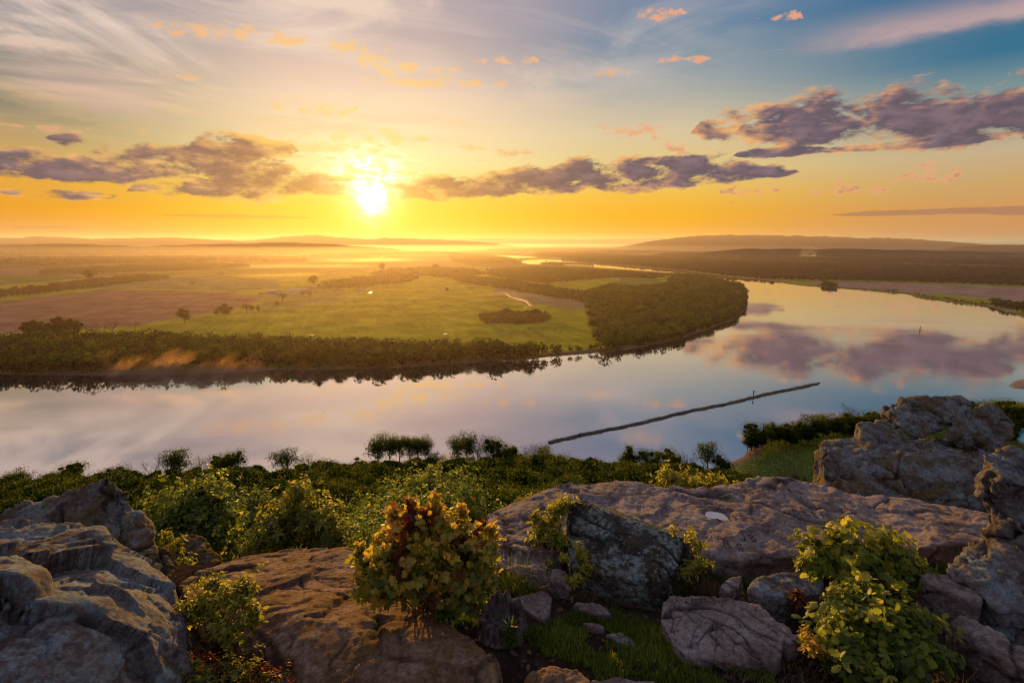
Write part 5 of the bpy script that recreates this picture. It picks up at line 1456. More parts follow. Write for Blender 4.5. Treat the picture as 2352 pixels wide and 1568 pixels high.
bush('bush', 'bright yellow-green lobed-leaf bush at the right, the upper one of two', gz(1985, 1392, -3.2), [(1960, 1270, 4.35, .36, .28, .20), (1900, 1250, 4.45, .24, .2, .14), (2050, 1275, 4.35, .24, .22, .17), (1935, 1225, 4.5, .16, .16, .12), (2025, 1232, 4.45, .16, .16, .1), (2080, 1310, 4.2, .15, .15, .12), (1860, 1290, 4.3, .14, .15, .1)],
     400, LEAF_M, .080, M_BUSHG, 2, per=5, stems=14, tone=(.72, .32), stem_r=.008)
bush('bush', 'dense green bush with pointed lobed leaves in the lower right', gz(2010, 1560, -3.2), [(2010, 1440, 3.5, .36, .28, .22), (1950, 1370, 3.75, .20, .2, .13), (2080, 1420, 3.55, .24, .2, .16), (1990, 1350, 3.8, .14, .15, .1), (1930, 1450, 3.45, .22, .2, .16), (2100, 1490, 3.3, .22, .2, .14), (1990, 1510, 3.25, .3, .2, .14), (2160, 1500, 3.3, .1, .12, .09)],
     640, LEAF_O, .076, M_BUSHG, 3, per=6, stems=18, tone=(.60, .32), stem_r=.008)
bush('shrub', 'thin upright shrub with small yellow-green leaves beside the corner boulder', gz(525, 1500, -3.25), [(520, 1375, 3.5, .22, .18, .14), (470, 1380, 3.55, .16, .16, .16), (560, 1345, 3.6, .12, .12, .13), (490, 1335, 3.65, .12, .12, .08), (585, 1410, 3.45, .09, .1, .12), (430, 1400, 3.5, .12, .14, .14), (510, 1440, 3.35, .2, .16, .1)],
     420, LEAF_S, .050, M_BUSHY, 4, per=6, stems=22, tone=(.55, .3), fill=.7, stem_r=.006, cat='shrub')
bush('shrub', 'low tangled undergrowth of small brown and green leaves below the thin shrub', gz(520, 1560, -3.3), [(470, 1520, 3.15, .26, .18, .08), (560, 1540, 3.1, .26, .18, .07), (440, 1560, 3.0, .2, .14, .08), (620, 1560, 3.05, .2, .16, .06)],
     260, LEAF_S, .038, M_BUSHR, 5, per=5, stems=18, tone=(.5, .3), redness=(4.0, .1), fill=.7, stem_r=.004, cat='shrub')
bush('sapling', 'yellow-green sapling growing beside the tilted edge of the split block', gz(1285, 1290, -3.3), [(1282, 1165, 4.95, .12, .1, .10), (1300, 1150, 5.0, .10, .1, .07), (1255, 1195, 4.85, .14, .12, .10), (1232, 1225, 4.8, .09, .1, .08), (1270, 1232, 4.7, .14, .12, .08), (1228, 1180, 4.95, .06, .06, .06)],
     230, LEAF_S, .062, M_BUSHY, 6, per=6, stems=8, tone=(.62, .25), stem_r=.007, cat='sapling')
bush('sapling', 'little sapling with round tufts of yellow leaves in front of the split block', gz(1303, 1342, -3.12), [(1338, 1265, 4.35, .08, .08, .10), (1345, 1300, 4.25, .09, .08, .06), (1296, 1275, 4.35, .05, .05, .05), (1318, 1325, 4.1, .09, .08, .05), (1262, 1290, 4.35, .05, .05, .04)],
     100, LEAF_S, .046, M_BUSHY, 7, per=7, stems=7, tone=(.66, .2), stem_r=.0045, cat='sapling')
bush('sapling', 'thin yellow-lit sapling at the right corner of the split block', gz(1592, 1330, -3.1), [(1585, 1225, 4.55, .07, .07, .09), (1600, 1250, 4.45, .10, .08, .08), (1545, 1215, 4.6, .05, .05, .04), (1610, 1290, 4.3, .12, .1, .07), (1585, 1305, 4.25, .12, .1, .06)],
     110, LEAF_S, .042, M_BUSHY, 8, per=6, stems=7, tone=(.7, .25), stem_r=.0045, cat='sapling')
bush('shrub', 'sunlit yellow-green shrub top showing behind the dip of the flat slab', at(1570, 1160, 7.6), [(1545, 1095, 8.0, .28, .25, .15), (1590, 1100, 8.0, .3, .25, .15), (1570, 1115, 7.8, .4, .25, .14), (1530, 1085, 8.0, .12, .15, .08)],
     240, LEAF_S, .075, M_BUSHY, 9, per=6, stems=8, tone=(.55, .3), cat='shrub')
bush('shrub', 'small yellow-green shrub tip just right of the dip behind the flat slab', at(1640, 1150, 7.6), [(1640, 1100, 7.9, .16, .2, .1), (1620, 1112, 7.9, .14, .2, .06), (1690, 1108, 7.9, .07, .1, .04)], 80, LEAF_S, .07, M_BUSHY, 10, per=6, stems=6, tone=(.6, .25), cat='shrub')
bush('shrub', 'tiny pale seedling bush on the edge of the slab left of the sapling', at(1200, 1170, 6.4), [(1190, 1148, 6.4, .07, .08, .05), (1215, 1143, 6.4, .08, .08, .06)], 34, LEAF_S, .05, M_BUSHY, 11, per=6, stems=5, tone=(.6, .25), cat='shrub')
bush('seedling', 'young oak seedling with a drooping spray of green leaves left of the hollow stump', gz(1058, 1425), [(1065, 1358, 3.9, .13, .1, .06), (1035, 1380, 3.8, .08, .08, .06), (1022, 1395, 3.75, .05, .05, .05), (1095, 1372, 3.85, .06, .06, .05)],
     40, LEAF_O, .10, M_BUSHG, 12, per=5, stems=5, tone=(.5, .2), stem_r=.004, cat='seedling', droop=.8)
bush('seedling', 'small rust-red leaved plant between the oval boulder and the lower right bush', gz(1835, 1400, -3.12), [(1825, 1362, 3.95, .08, .08, .05), (1842, 1385, 3.85, .07, .07, .05)], 34, LEAF_S, .055, M_BUSHR, 13, per=6, stems=6, tone=(.1, .12), redness=(2, -9), stem_r=.004, cat='seedling')
bush('seedling', 'orange-brown leafy plant at the left foot of the lower right bush', gz(1860, 1510, -3.15), [(1855, 1465, 3.45, .09, .09, .07), (1872, 1490, 3.35, .09, .09, .06)], 46, LEAF_S, .055, M_BUSHR, 14, per=6, stems=6, tone=(.85, .2), stem_r=.004, cat='seedling')
# young trees on the ledge below the rocks, behind the left slab
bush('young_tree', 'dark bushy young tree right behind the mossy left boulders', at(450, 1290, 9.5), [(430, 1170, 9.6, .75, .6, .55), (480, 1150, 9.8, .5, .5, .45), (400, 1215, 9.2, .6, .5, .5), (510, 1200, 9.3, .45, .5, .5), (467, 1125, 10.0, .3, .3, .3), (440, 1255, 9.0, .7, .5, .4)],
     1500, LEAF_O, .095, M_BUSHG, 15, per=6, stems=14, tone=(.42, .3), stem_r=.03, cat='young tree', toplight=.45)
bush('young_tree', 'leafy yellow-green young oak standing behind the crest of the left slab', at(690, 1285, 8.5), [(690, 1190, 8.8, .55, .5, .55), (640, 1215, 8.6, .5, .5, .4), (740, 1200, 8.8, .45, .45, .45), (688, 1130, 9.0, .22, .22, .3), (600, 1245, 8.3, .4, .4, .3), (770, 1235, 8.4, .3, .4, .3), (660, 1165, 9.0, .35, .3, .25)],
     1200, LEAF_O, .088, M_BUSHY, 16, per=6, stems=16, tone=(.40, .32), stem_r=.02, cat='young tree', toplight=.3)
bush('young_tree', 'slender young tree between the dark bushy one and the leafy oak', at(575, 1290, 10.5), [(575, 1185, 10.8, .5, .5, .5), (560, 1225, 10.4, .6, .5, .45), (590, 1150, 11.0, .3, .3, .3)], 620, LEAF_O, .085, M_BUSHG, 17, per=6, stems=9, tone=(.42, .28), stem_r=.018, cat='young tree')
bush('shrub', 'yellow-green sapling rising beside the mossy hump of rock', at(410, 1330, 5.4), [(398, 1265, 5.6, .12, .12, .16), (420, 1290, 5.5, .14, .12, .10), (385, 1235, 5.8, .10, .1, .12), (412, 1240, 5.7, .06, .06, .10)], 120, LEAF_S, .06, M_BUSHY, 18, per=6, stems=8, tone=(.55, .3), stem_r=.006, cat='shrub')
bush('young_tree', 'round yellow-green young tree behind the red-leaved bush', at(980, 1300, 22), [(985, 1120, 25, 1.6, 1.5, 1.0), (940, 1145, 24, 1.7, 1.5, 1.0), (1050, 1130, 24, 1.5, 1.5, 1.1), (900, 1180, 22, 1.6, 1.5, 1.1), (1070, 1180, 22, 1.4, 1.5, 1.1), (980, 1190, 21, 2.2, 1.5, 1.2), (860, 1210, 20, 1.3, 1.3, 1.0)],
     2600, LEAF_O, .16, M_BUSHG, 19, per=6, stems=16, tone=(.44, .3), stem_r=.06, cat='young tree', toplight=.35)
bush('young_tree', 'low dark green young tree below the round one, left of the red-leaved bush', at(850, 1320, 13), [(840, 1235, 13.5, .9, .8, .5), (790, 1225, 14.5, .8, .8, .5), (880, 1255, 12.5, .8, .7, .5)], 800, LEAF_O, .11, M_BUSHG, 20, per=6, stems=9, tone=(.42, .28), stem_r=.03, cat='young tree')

# ------------------------------------------------------------------ grass
SOILB = BVHTree.FromPolygons([tuple(v) for v in np.stack([GX, GY, GZ], -1)], [tuple(f) for f in SF])
def soil_at(x, y):
    h_ = SOILB.ray_cast(Vector((x, y, 5)), Vector((0, 0, -1)))
    return h_[0].z if h_[0] is not None else -3.2
def blades(r, O, L, lean, w=.004, curl=.5):
    """bent blades: O roots, L lengths"""
    n = len(O); k = 4
    th = r.uniform(0, 6.28, n); d = np.stack([np.cos(th), np.sin(th), 0 * th], -1) * lean[:, None] if not np.isscalar(lean) else np.stack([np.cos(th), np.sin(th), 0 * th], -1) * lean
    side = np.stack([-np.sin(th), np.cos(th), 0 * th], -1)
    V = []
    for i in range(k):
        t = i / (k - 1)
        p = O + L[:, None] * (np.array([0, 0, 1.0]) * (t - .30 * curl * t * t) + d * t ** 1.7)
        ww = w * (1 - t * .92)
        V += [p - side * ww, p + side * ww]
    V = np.stack(V, 1).reshape(-1, 3)
    b = (np.arange(n) * 2 * k)[:, None]
    F = np.concatenate([b + np.array([2 * i, 2 * i + 1, 2 * i + 3, 2 * i + 2]) for i in range(k - 1)], 1).reshape(-1, 4)
    return V, F, 2 * k
def turf(name, polys, dens, lmin, lmax, seed, mat, label, lean=.5, w=.0035, tone=(.45, .2), patch=2.2, thr=-.15, kind='stuff', cat='grass'):
    r = np.random.default_rng(seed)
    O = []
    for pl in polys:
        q = [ground(x, y, -3.15)[:2] for x, y in pl]; a = np.array(q)
        A = (np.ptp(a[:, 0])) * (np.ptp(a[:, 1])); n = int(A * dens)
        X = r.uniform(a[:, 0].min(), a[:, 0].max(), n); Y = r.uniform(a[:, 1].min(), a[:, 1].max(), n)
        ok = inside(q, X, Y)
        p = np.stack([X, Y, 0 * X], -1)
        ok &= (pn(p * patch + seed) + .5 * pn(p * patch * 3.1 + 4)) > thr
        X, Y = X[ok], Y[ok]
        O.append(np.stack([X, Y, [soil_at(x, y) for x, y in zip(X, Y)]], -1))
    O = np.concatenate(O)
    L = r.uniform(lmin, lmax, len(O))
    V, F, m = blades(r, O, L, r.uniform(.1, lean, len(O)), w)
    T = np.repeat(np.clip(tone[0] + tone[1] * r.normal(size=len(O)) + .3 * pn(O * 3), 0, 1), m)
    o = mobj(name, V, F, mat, attrs={'tone': T})
    tag(o, label, cat, None, kind)
    return o
turf('grass', [[(1230, 1440), (1330, 1400), (1420, 1395), (1500, 1430), (1560, 1500), (1680, 1540), (1780, 1568), (1780, 1620), (1380, 1620), (1360, 1540), (1250, 1500), (1190, 1460)]], 12000, .03, .085, 1, M_GRASS, 'short green turf growing around the flat stones in the middle', tone=(.45, .2), thr=-.4)
turf('grass', [[(1250, 1370), (1340, 1330), (1520, 1340), (1545, 1372), (1510, 1410), (1480, 1420), (1420, 1380), (1300, 1376)]], 5000, .03, .09, 2, M_GRASS, 'sparse grass in front of the split block', thr=0.0)
turf('grass', [[(1330, 1312), (1420, 1322), (1540, 1345), (1570, 1330), (1580, 1355), (1500, 1362), (1400, 1350), (1340, 1336)]], 16000, .05, .14, 3, M_GRASS, 'dark green grass along the foot of the split block', thr=-.5, tone=(.34, .2))
turf('grass', [[(1600, 1288), (1690, 1300), (1800, 1296), (1830, 1300), (1820, 1320), (1700, 1322), (1610, 1318)]], 16000, .04, .12, 4, M_GRASS, 'grass fringe along the lower edge of the flat slab', thr=-.5, tone=(.3, .2))
turf('grass', [[(2120, 1262), (2230, 1250), (2240, 1262), (2190, 1290), (2170, 1312), (2130, 1310)]], 14000, .05, .13, 5, M_GRASS, 'grass between the flat slab and the foot of the pillar', thr=-.5, tone=(.32, .2))
turf('grass', [[(900, 1430), (1010, 1400), (1100, 1430), (1110, 1480), (1020, 1465), (950, 1440)]], 8000, .03, .10, 6, M_GRASS, 'dark grass in the shade below the red-leaved bush', thr=-.1, tone=(.22, .15))
turf('grass', [[(1690, 1385), (1800, 1365), (1850, 1390), (1850, 1440), (1790, 1420), (1750, 1392)]], 7000, .03, .09, 7, M_GRASS, 'yellowish grass behind the carved flat stone', tone=(.6, .2))
turf('grass', [[(1500, 1300), (1620, 1320), (1680, 1350), (1640, 1368), (1540, 1366), (1560, 1340)]], 9000, .05, .15, 8, M_STRAW, 'reddish dry grass at the right corner of the split block', thr=-.4, tone=(.5, .25))
turf('dry_grass', [[(1230, 1352), (1330, 1345), (1420, 1352), (1500, 1362), (1500, 1385), (1400, 1382), (1280, 1368)], [(1080, 1340), (1170, 1336), (1220, 1352), (1160, 1368), (1090, 1350)]], 6000, .03, .09, 9, M_STRAW, 'flattened straw-coloured dry grass behind the flat stones', lean=1.6, thr=-.3, tone=(.5, .25))
turf('dry_grass', [[(1640, 1510), (1800, 1505), (1900, 1530), (2200, 1560), (2352, 1540), (2400, 1640), (1700, 1640)], [(620, 1440), (700, 1420), (760, 1540), (740, 1600), (420, 1600), (430, 1480)], [(1780, 1400), (1850, 1370), (2100, 1400), (2190, 1430), (1900, 1460)]], 1500, .03, .10, 10, M_STRAW, 'brown dry litter and stalks in the dark hollows', lean=1.8, thr=-.3, tone=(.4, .25))
def tuft(label, px, py, z, rad, n, lmin, lmax, seed, tone=(.55, .2), mat=None):
    r = np.random.default_rng(seed)
    c = ground(px, py, z)
    th = r.uniform(0, 6.28, n); q = rad * np.sqrt(r.random(n))
    O = np.stack([q * np.cos(th), q * np.sin(th), np.full(n, -.02)], -1)
    L = r.uniform(lmin, lmax, n)
    V, F, m = blades(r, O, L, r.uniform(.05, .75, n) * (.4 + q / rad), .004)
    o = mobj('grass_tuft', V, F, mat or M_GRASS, attrs={'tone': np.repeat(np.clip(tone[0] + tone[1] * r.normal(size=n), 0, 1), m)})
    o.location = (c[0], c[1], soil_at(c[0], c[1]))
    tag(o, label, 'grass tuft', 'grass tufts between the rocks')
tuft('tall sunlit grass tuft in the middle, right of the red-leaved bush', 1192, 1335, -3.12, .16, 1500, .16, .32, 1, (.66, .2))
tuft('smaller green tuft touching the left side of the tall sunlit one', 1140, 1318, -3.15, .13, 700, .12, .22, 2, (.45, .2))
tuft('low tuft at the right foot of the tall sunlit one', 1240, 1345, -3.12, .12, 600, .08, .16, 3, (.55, .2))
tuft('dark green grass tuft beside the left slab, below the thin shrub', 672, 1512, -3.25, .20, 1600, .12, .26, 4, (.36, .2))
tuft('olive grass tuft above the dark one beside the left slab', 640, 1465, -3.25, .15, 900, .08, .18, 5, (.55, .2))
tuft('tuft of grass at the right end of the grass by the split block', 1530, 1352, -3.12, .10, 500, .10, .2, 6, (.3, .2))
tuft('bright little tuft in the middle of the short turf', 1292, 1452, -3.14, .10, 500, .05, .12, 7, (.7, .2))
tuft('tuft at the left foot of the pillar', 2165, 1290, -3.15, .12, 600, .10, .2, 8, (.35, .2))

# ------------------------------------------------------------------ small things
# hollow stump
sc = gz(1152, 1428, -3.12); n = 72; r_ = np.random.default_rng(3)
th = np.linspace(0, 2 * pi, n, endpoint=False)
cyc = np.stack([np.cos(th) * 1.4, np.sin(th) * 1.4, 0 * th], -1)
hrim = .11 + .05 * pn(cyc * 1.7 + 2) + .05 * pn(cyc * 4 + 7) + .06 * np.clip(np.sin(th), 0, 1) - .05 * np.exp(-((th - 4.2) / .35) ** 2)
rout = .20 * (1 + .12 * pn(cyc * 1.2 + 30)) + .016 * pn(cyc * 6 + 4) + .010 * np.abs(pn(cyc * 14))
V, prof = [], [(-.08, 1.22), (0, 1.10), (.35, 1.0), (.7, .97), (.93, .97), (1.0, .93), (1.0, .80), (.9, .72), (.5, .70), (.15, .66)]
for hz_, k in prof:
    rr_ = rout * k + (.008 * np.abs(pn(cyc * 11 + hz_ * 3)) if k < .85 else 0)
    V.append(np.stack([rr_ * np.cos(th), rr_ * np.sin(th), np.full(n, 0) + hrim * hz_], -1))
V.append(np.zeros((n, 3)) + np.array([0, 0, .02]))
V = np.concatenate(V); m = len(prof) + 1
F = np.array([(i * n + j, i * n + (j + 1) % n, (i + 1) * n + (j + 1) % n, (i + 1) * n + j) for i in range(m - 1) for j in range(n)])
def mat_wood():
    m_, nt = nmat('weathered wood')
    tcn = new(nt, 'ShaderNodeTexCoord'); x, y, z = sep(nt, NX(nt, tcn.outputs['Object']))
    a = noise(nt, xyz(nt, x * 30, y * 30, z * 4), 1.0, 5, .6); b = noise(nt, NX(nt, tcn.outputs['Object']), 9.0, 4, .6)
    col = mixc(nt, a.ss(.35, .65), (.040, .028, .024), (.16, .115, .10)); col = mixc(nt, b.ss(.5, .7) * .5, col, (.24, .19, .18))
    bump = new(nt, 'ShaderNodeBump', {'Strength': 1.0, 'Distance': .01, 'Height': a})
    d = new(nt, 'ShaderNodeBsdfDiffuse', {'Color': col, 'Normal': bump.outputs[0]}); o = new(nt, 'ShaderNodeOutputMaterial'); nt.links.new(d.outputs[0], o.inputs[0])
    return m_
M_WOOD = mat_wood()
st_ = mobj('tree_stump', V, F, M_WOOD); st_.location = (sc[0], sc[1], soil_at(sc[0], sc[1]) - .01)
tag(st_, 'hollow weathered grey tree stump in the middle foreground', 'tree stump')
# rosette of long leaves in front of the stump
r_ = np.random.default_rng(5); c = gz(1172, 1470, -3.14); c[2] = soil_at(c[0], c[1])
root = empty('leafy_plant', c); nl = 46
zz = np.linspace(.03, .17, nl); th = np.arange(nl) * 2.4
D = np.stack([np.cos(th), np.sin(th), np.linspace(-.1, 1.1, nl)], -1)
LV, LFc = place_leaves(leaf_oval(.12), np.stack([0 * zz, 0 * zz, zz], -1), D, np.array([[0, 0, 1.0]]) - D * .3 + 0 * D, np.linspace(.12, .09, nl))
mobj('leaves', LV, LFc, M_BUSHG, parent=root, attrs={'tone': np.clip(.42 + .08 * r_.normal(size=len(LV)), 0, 1)}, smooth=False)
sv, sf = tube([(0, 0, -.02), (.003, 0, .09), (0, 0, .18)], [.005, .004, .003], 5); mobj('stems', sv, sf, M_STEM, parent=root)
tag(root, 'upright dark green plant with whorled narrow leaves in front of the stump', 'plant')
# pale fungus-like clumps on a small dead stub near the split block
M_PALE = mat_plain('pale fungus', (.46, .40, .38), .25, 40.0)
def dome(c, rx, ry, h, seed, flat=.3):
    k = 14; V = []
    for i in range(6):
        t = i / 5; V.append(np.stack([rx * np.cos(np.linspace(0, 2 * pi, k, endpoint=False)) * cos(t * pi / 2), ry * np.sin(np.linspace(0, 2 * pi, k, endpoint=False)) * cos(t * pi / 2), np.full(k, h * sin(t * pi / 2))], -1))
    V = np.concatenate(V); V += .12 * rx * np.stack([pn(V / rx * 1.3 + seed), pn(V / rx * 1.3 + seed + 9), 0.5 * pn(V / rx * 1.3 + 5)], -1)
    F = np.array([(i * k + j, i * k + (j + 1) % k, (i + 1) * k + (j + 1) % k, (i + 1) * k + j) for i in range(5) for j in range(k)])
    return V + np.array(c), F
c = gz(1457, 1352, -3.12); c[2] = soil_at(c[0], c[1])
root = empty('stub', c)
sv, sf = tube([(0, 0, -.03), (.005, 0, .03), (.02, .01, .07)], [.045, .035, .018], 9); mobj('wood', sv, sf, M_WOOD, parent=root)
for k, q in enumerate([(-.03, -.02, .025), (.03, -.025, .02), (.0, .0, .06), (.07, .02, .05)]):
    V, F = dome(q, .032, .026, .018, k); mobj('bracket', V, F, M_PALE, parent=root)
tag(root, 'short dead stub with pale shell-shaped fungus on it, in front of the split block', 'stub')
# blue flower at the bottom left
c = ground(906 * .775, 1545, -3.2); c[2] = soil_at(c[0], c[1])
root = empty('flower', c)
sv, sf = tube([(0, 0, 0), (.005, .0, .05), (0, 0, .10)], [.003, .0025, .002], 5); mobj('stem', sv, sf, M_STEM, parent=root)
th = np.arange(6) / 6 * 2 * pi; D = np.stack([np.cos(th), np.sin(th), .35 + 0 * th], -1)
LV, LFc = place_leaves(leaf_oval(.24), np.tile([0, 0, .10], (6, 1)), D, np.tile([0, 0, 1.0], (6, 1)) + 0 * D, np.full(6, .028))
mobj('petals', LV, LFc, mat_plain('blue petals', (.16, .20, .62), .2, 60.0), parent=root, smooth=False)
tag(root, 'small blue flower at the bottom edge beside the left slab', 'flower')
# fallen stick
c = gz(1600 * .766, 1540, -3.12)
sv, sf = tube([np.array([c[0] - .02, c[1] - .10, soil_at(c[0], c[1]) + .02]), np.array([c[0] + .02, c[1] + .02, soil_at(c[0], c[1]) + .035]), np.array([c[0] + .07, c[1] + .12, soil_at(c[0], c[1]) + .02])], [.004, .0035, .002], 5)
tag(mobj('stick', sv, sf, M_STRAW, attrs={'tone': np.full(len(sv), .5)}), 'thin fallen twig on the bare soil near the bottom middle', 'stick')
# dead leaves on the soil
r_ = np.random.default_rng(21); n = 1500
X = r_.uniform(-2.4, 3.6, n); Y = r_.uniform(2.6, 4.6, n)
O = np.stack([X, Y, [soil_at(x, y) + .012 for x, y in zip(X, Y)]], -1)
D = r_.normal(size=(n, 3)); D[:, 2] *= .25; Nn = np.array([[0, 0, 1.0]]) + r_.normal(size=(n, 3)) * .35
LV, LFc = place_leaves(LEAF_O, O, D, Nn, r_.uniform(.03, .075, n))
tag(mobj('leaf_litter', LV, LFc, mat_bush('dead leaves', [(0, (.035, .015, .008)), (.5, (.10, .042, .016)), (1, (.20, .10, .04))], .25), attrs={'tone': np.repeat(r_.random(n), len(LEAF_O[0]))}, smooth=False), 'brown dead oak leaves strewn over the soil', 'leaf litter', None, 'stuff')
# ------------------------------------------------------------------ stone dike in the river with its marker
A, B = ground(1262, 1017, ZW), ground(1884, 879, ZW)
n = 420; r_ = np.random.default_rng(4)
ax = B - A; Ld = float(np.linalg.norm(ax)); u = ax / Ld; w_ = np.array([-u[1], u[0], 0])
prof = [(-3.6, -2.0), (-2.6, .15), (-1.6, .9), (-.6, 1.5), (.6, 1.5), (1.6, .9), (2.6, .15), (3.6, -2.0)]
V = []
for i in range(n):
    t = i / (n - 1); e = min(1, (1 - t) * 30) ** .5
    for j, (x, z) in enumerate(prof):
        V.append(A + ax * t + w_ * (x * e * (1 + .35 * sin(i * .31) * sin(i * .083)) + 1.1 * sin(i * .045) + .5 * sin(i * .21)) + np.array([0, 0, (z if z < 0 else z * e)]))
V = np.array(V); V += np.stack([pn(V / 1.6) * .7, pn(V / 1.6 + 40) * .7, pn(V / 1.3 + 80) * .8], -1)
F = np.array([(i * 8 + j, i * 8 + j + 1, (i + 1) * 8 + j + 1, (i + 1) * 8 + j) for i in range(n - 1) for j in range(7)])
root = empty('stone_dike', A)
mobj('stones', V - A, F, mat_plain('dark wet stones', (.12, .095, .07), .75, .6), parent=root)
k = 300; t = r_.uniform(.0, .99, k)
C = A + ax * t[:, None] + w_ * r_.normal(size=(k, 1)) * .8 + np.array([0, 0, 1.2])
Cs, Ss = [], []
for c_, s_ in zip(C, r_.uniform(.7, 2.8, k) * (pn(C / 22) > -.12)):
    m_ = 16; Cs.append(c_ + r_.normal(size=(m_, 3)) * s_ * .55); Ss.append(np.full(m_, .5))
qv, qf = rand_rot_quads(r_, np.concatenate(Cs), np.concatenate(Ss))
mobj('brush', qv - A, qf, M_FARLEAF, parent=root, attrs={'tone': np.full(len(qv), .75)}, smooth=False)
tag(root, 'long thin stone dike overgrown with brush, running out into the river', 'dike')
def pole_sign(name, label, px, py, hpx, cat):
    p = ground(px, py, ZW); d = float(np.linalg.norm(p)); H = hpx / FPX * d / cos(R(6))
    root = empty(name, p)
    sv, sf = tube([(0, 0, -2), (0, 0, H * .5), (0, 0, H)], H * .045, 6); mobj('pole', sv, sf, M_POLE, parent=root)
    V, F = box_vf(-H * .11, H * .11, -.1 - H * .05, -H * .05, H * .72, H); mobj('board', V, F, M_POLE, parent=root, smooth=False)
    tag(root, label, cat)
M_POLE = mat_plain('dark painted steel', (.035, .05, .045), .2, 2.0)
pole_sign('marker_post', 'marker post with a small board standing on the stone dike', 1730, 912, 14, 'marker')
p = ground(2113, 758, ZW); root = empty('buoy', p)
sv, sf = tube([(0, 0, -1), (0, 0, .9), (0, 0, 1.0), (0, 0, 6.0)], [1.4, 1.4, .5, .35], 10); mobj('float', sv, sf, M_POLE, parent=root)
sv, sf = tube([(0, 0, 5.4), (0, 0, 7.2)], [.6, .6], 8); mobj('top_mark', sv, sf, M_POLE, parent=root)
tag(root, 'slim dark channel buoy alone on the right part of the river', 'buoy')
# ducks on the water
M_DUCK = mat_plain('dark plumage', (.03, .024, .02), .3, 8.0)
for px, py, lb in [(742, 946, 'duck alone on the left part of the river'), (1594, 846, 'duck left of the big cloud reflection'), (1796, 774, 'duck above the big cloud reflection'), (1925, 704, 'duck with a wake far out near the right bank'),
                   (1810, 732, 'duck with a short wake below the one near the right bank'), (1800, 713, 'duck between two others near the peninsula'), (1778, 688, 'duck nearest the peninsula point'), (2030, 793, 'duck right of the big cloud reflection')]:
    p = ground(px, py, ZW); d = float(np.linalg.norm(p)); s = d / 1100 * 1.0
    root = empty('duck', p, rz=random.uniform(-.6, .6), scale=s)
    sv, sf = tube([(-.95, 0, .25), (-.75, 0, .22), (-.3, 0, .18), (.3, 0, .2), (.7, 0, .28), (.8, 0, .3)], [.03, .22, .36, .36, .2, .05], 8); mobj('body', sv, sf, M_DUCK, parent=root)
    sv, sf = tube([(.55, 0, .3), (.72, 0, .65), (.9, 0, .78), (1.05, 0, .76), (1.25, 0, .72)], [.13, .11, .17, .13, .04], 7); mobj('head', sv, sf, M_DUCK, parent=root)
    tag(root, lb, 'duck', 'ducks on the river')

# ------------------------------------------------------------------ lock and dam across the far river
M_CONC = mat_plain('concrete', (.20, .17, .14), .2, .05)
M_STEEL = mat_plain('grey steel', (.12, .10, .09), .2, .1)
a_, b_ = ground(1292, 604.5, ZW), ground(1362, 607, ZW)
root = empty('dam', a_)
nP = 13
for k in range(nP):
    q = a_ + (b_ - a_) * k / (nP - 1) - a_
    V, F = box_vf(-4, 4, -10, 10, -4, 20); mobj('pier', V + q, F, M_CONC, parent=root, smooth=False)
    V, F = box_vf(-8, 8, -7, 7, 20.02, 34); mobj('hoist_house', V + q, F, M_STEEL, parent=root, smooth=False)
    if k < nP - 1:
        q2 = (b_ - a_) / (nP - 1); gw = float(np.linalg.norm(q2)) / 2 - 4.05
        V, F = box_vf(-gw, gw, -1, 1, -2, 7); mobj('gate', V + q + q2 / 2, F, M_STEEL, parent=root, smooth=False)
        V, F = box_vf(-gw + -.0, gw, -2, 2, 15, 16.9); mobj('walkway', V + q + q2 / 2, F, M_STEEL, parent=root, smooth=False)
tag(root, 'low dam with a row of dark piers across the far river', 'dam')
# lock island left of the dam
pl = gp([(1238, 605), (1262, 602), (1292, 603), (1300, 607), (1290, 609), (1250, 608)], ZW)
c0 = np.mean(pl, 0); V = [(x, y, ZW - 2) for x, y in pl] + [(c0[0] + (x - c0[0]) * .9, c0[1] + (y - c0[1]) * .9, ZW + 5) for x, y in pl]; n = len(pl)
bm = bmesh.new(); vs = [bm.verts.new(v) for v in V]
for k in range(n): bm.faces.new((vs[k], vs[(k + 1) % n], vs[n + (k + 1) % n], vs[n + k]))
bm.faces.new(vs[n:]); bmesh.ops.recalc_face_normals(bm, faces=bm.faces[:])
me = bpy.data.meshes.new('lock_island'); bm.to_mesh(me); bm.free(); me.materials.append(mat_plain('island ground', (.09, .075, .035), .3, .02))
tag(link(bpy.data.objects.new('island', me)), kind='structure')
p = ground(1254, 602.5, ZW + 5); plant_tree('wood', p[0], p[1], ZW + 4, 20, 1.2, 'tree', 'single tree on the low island beside the dam')

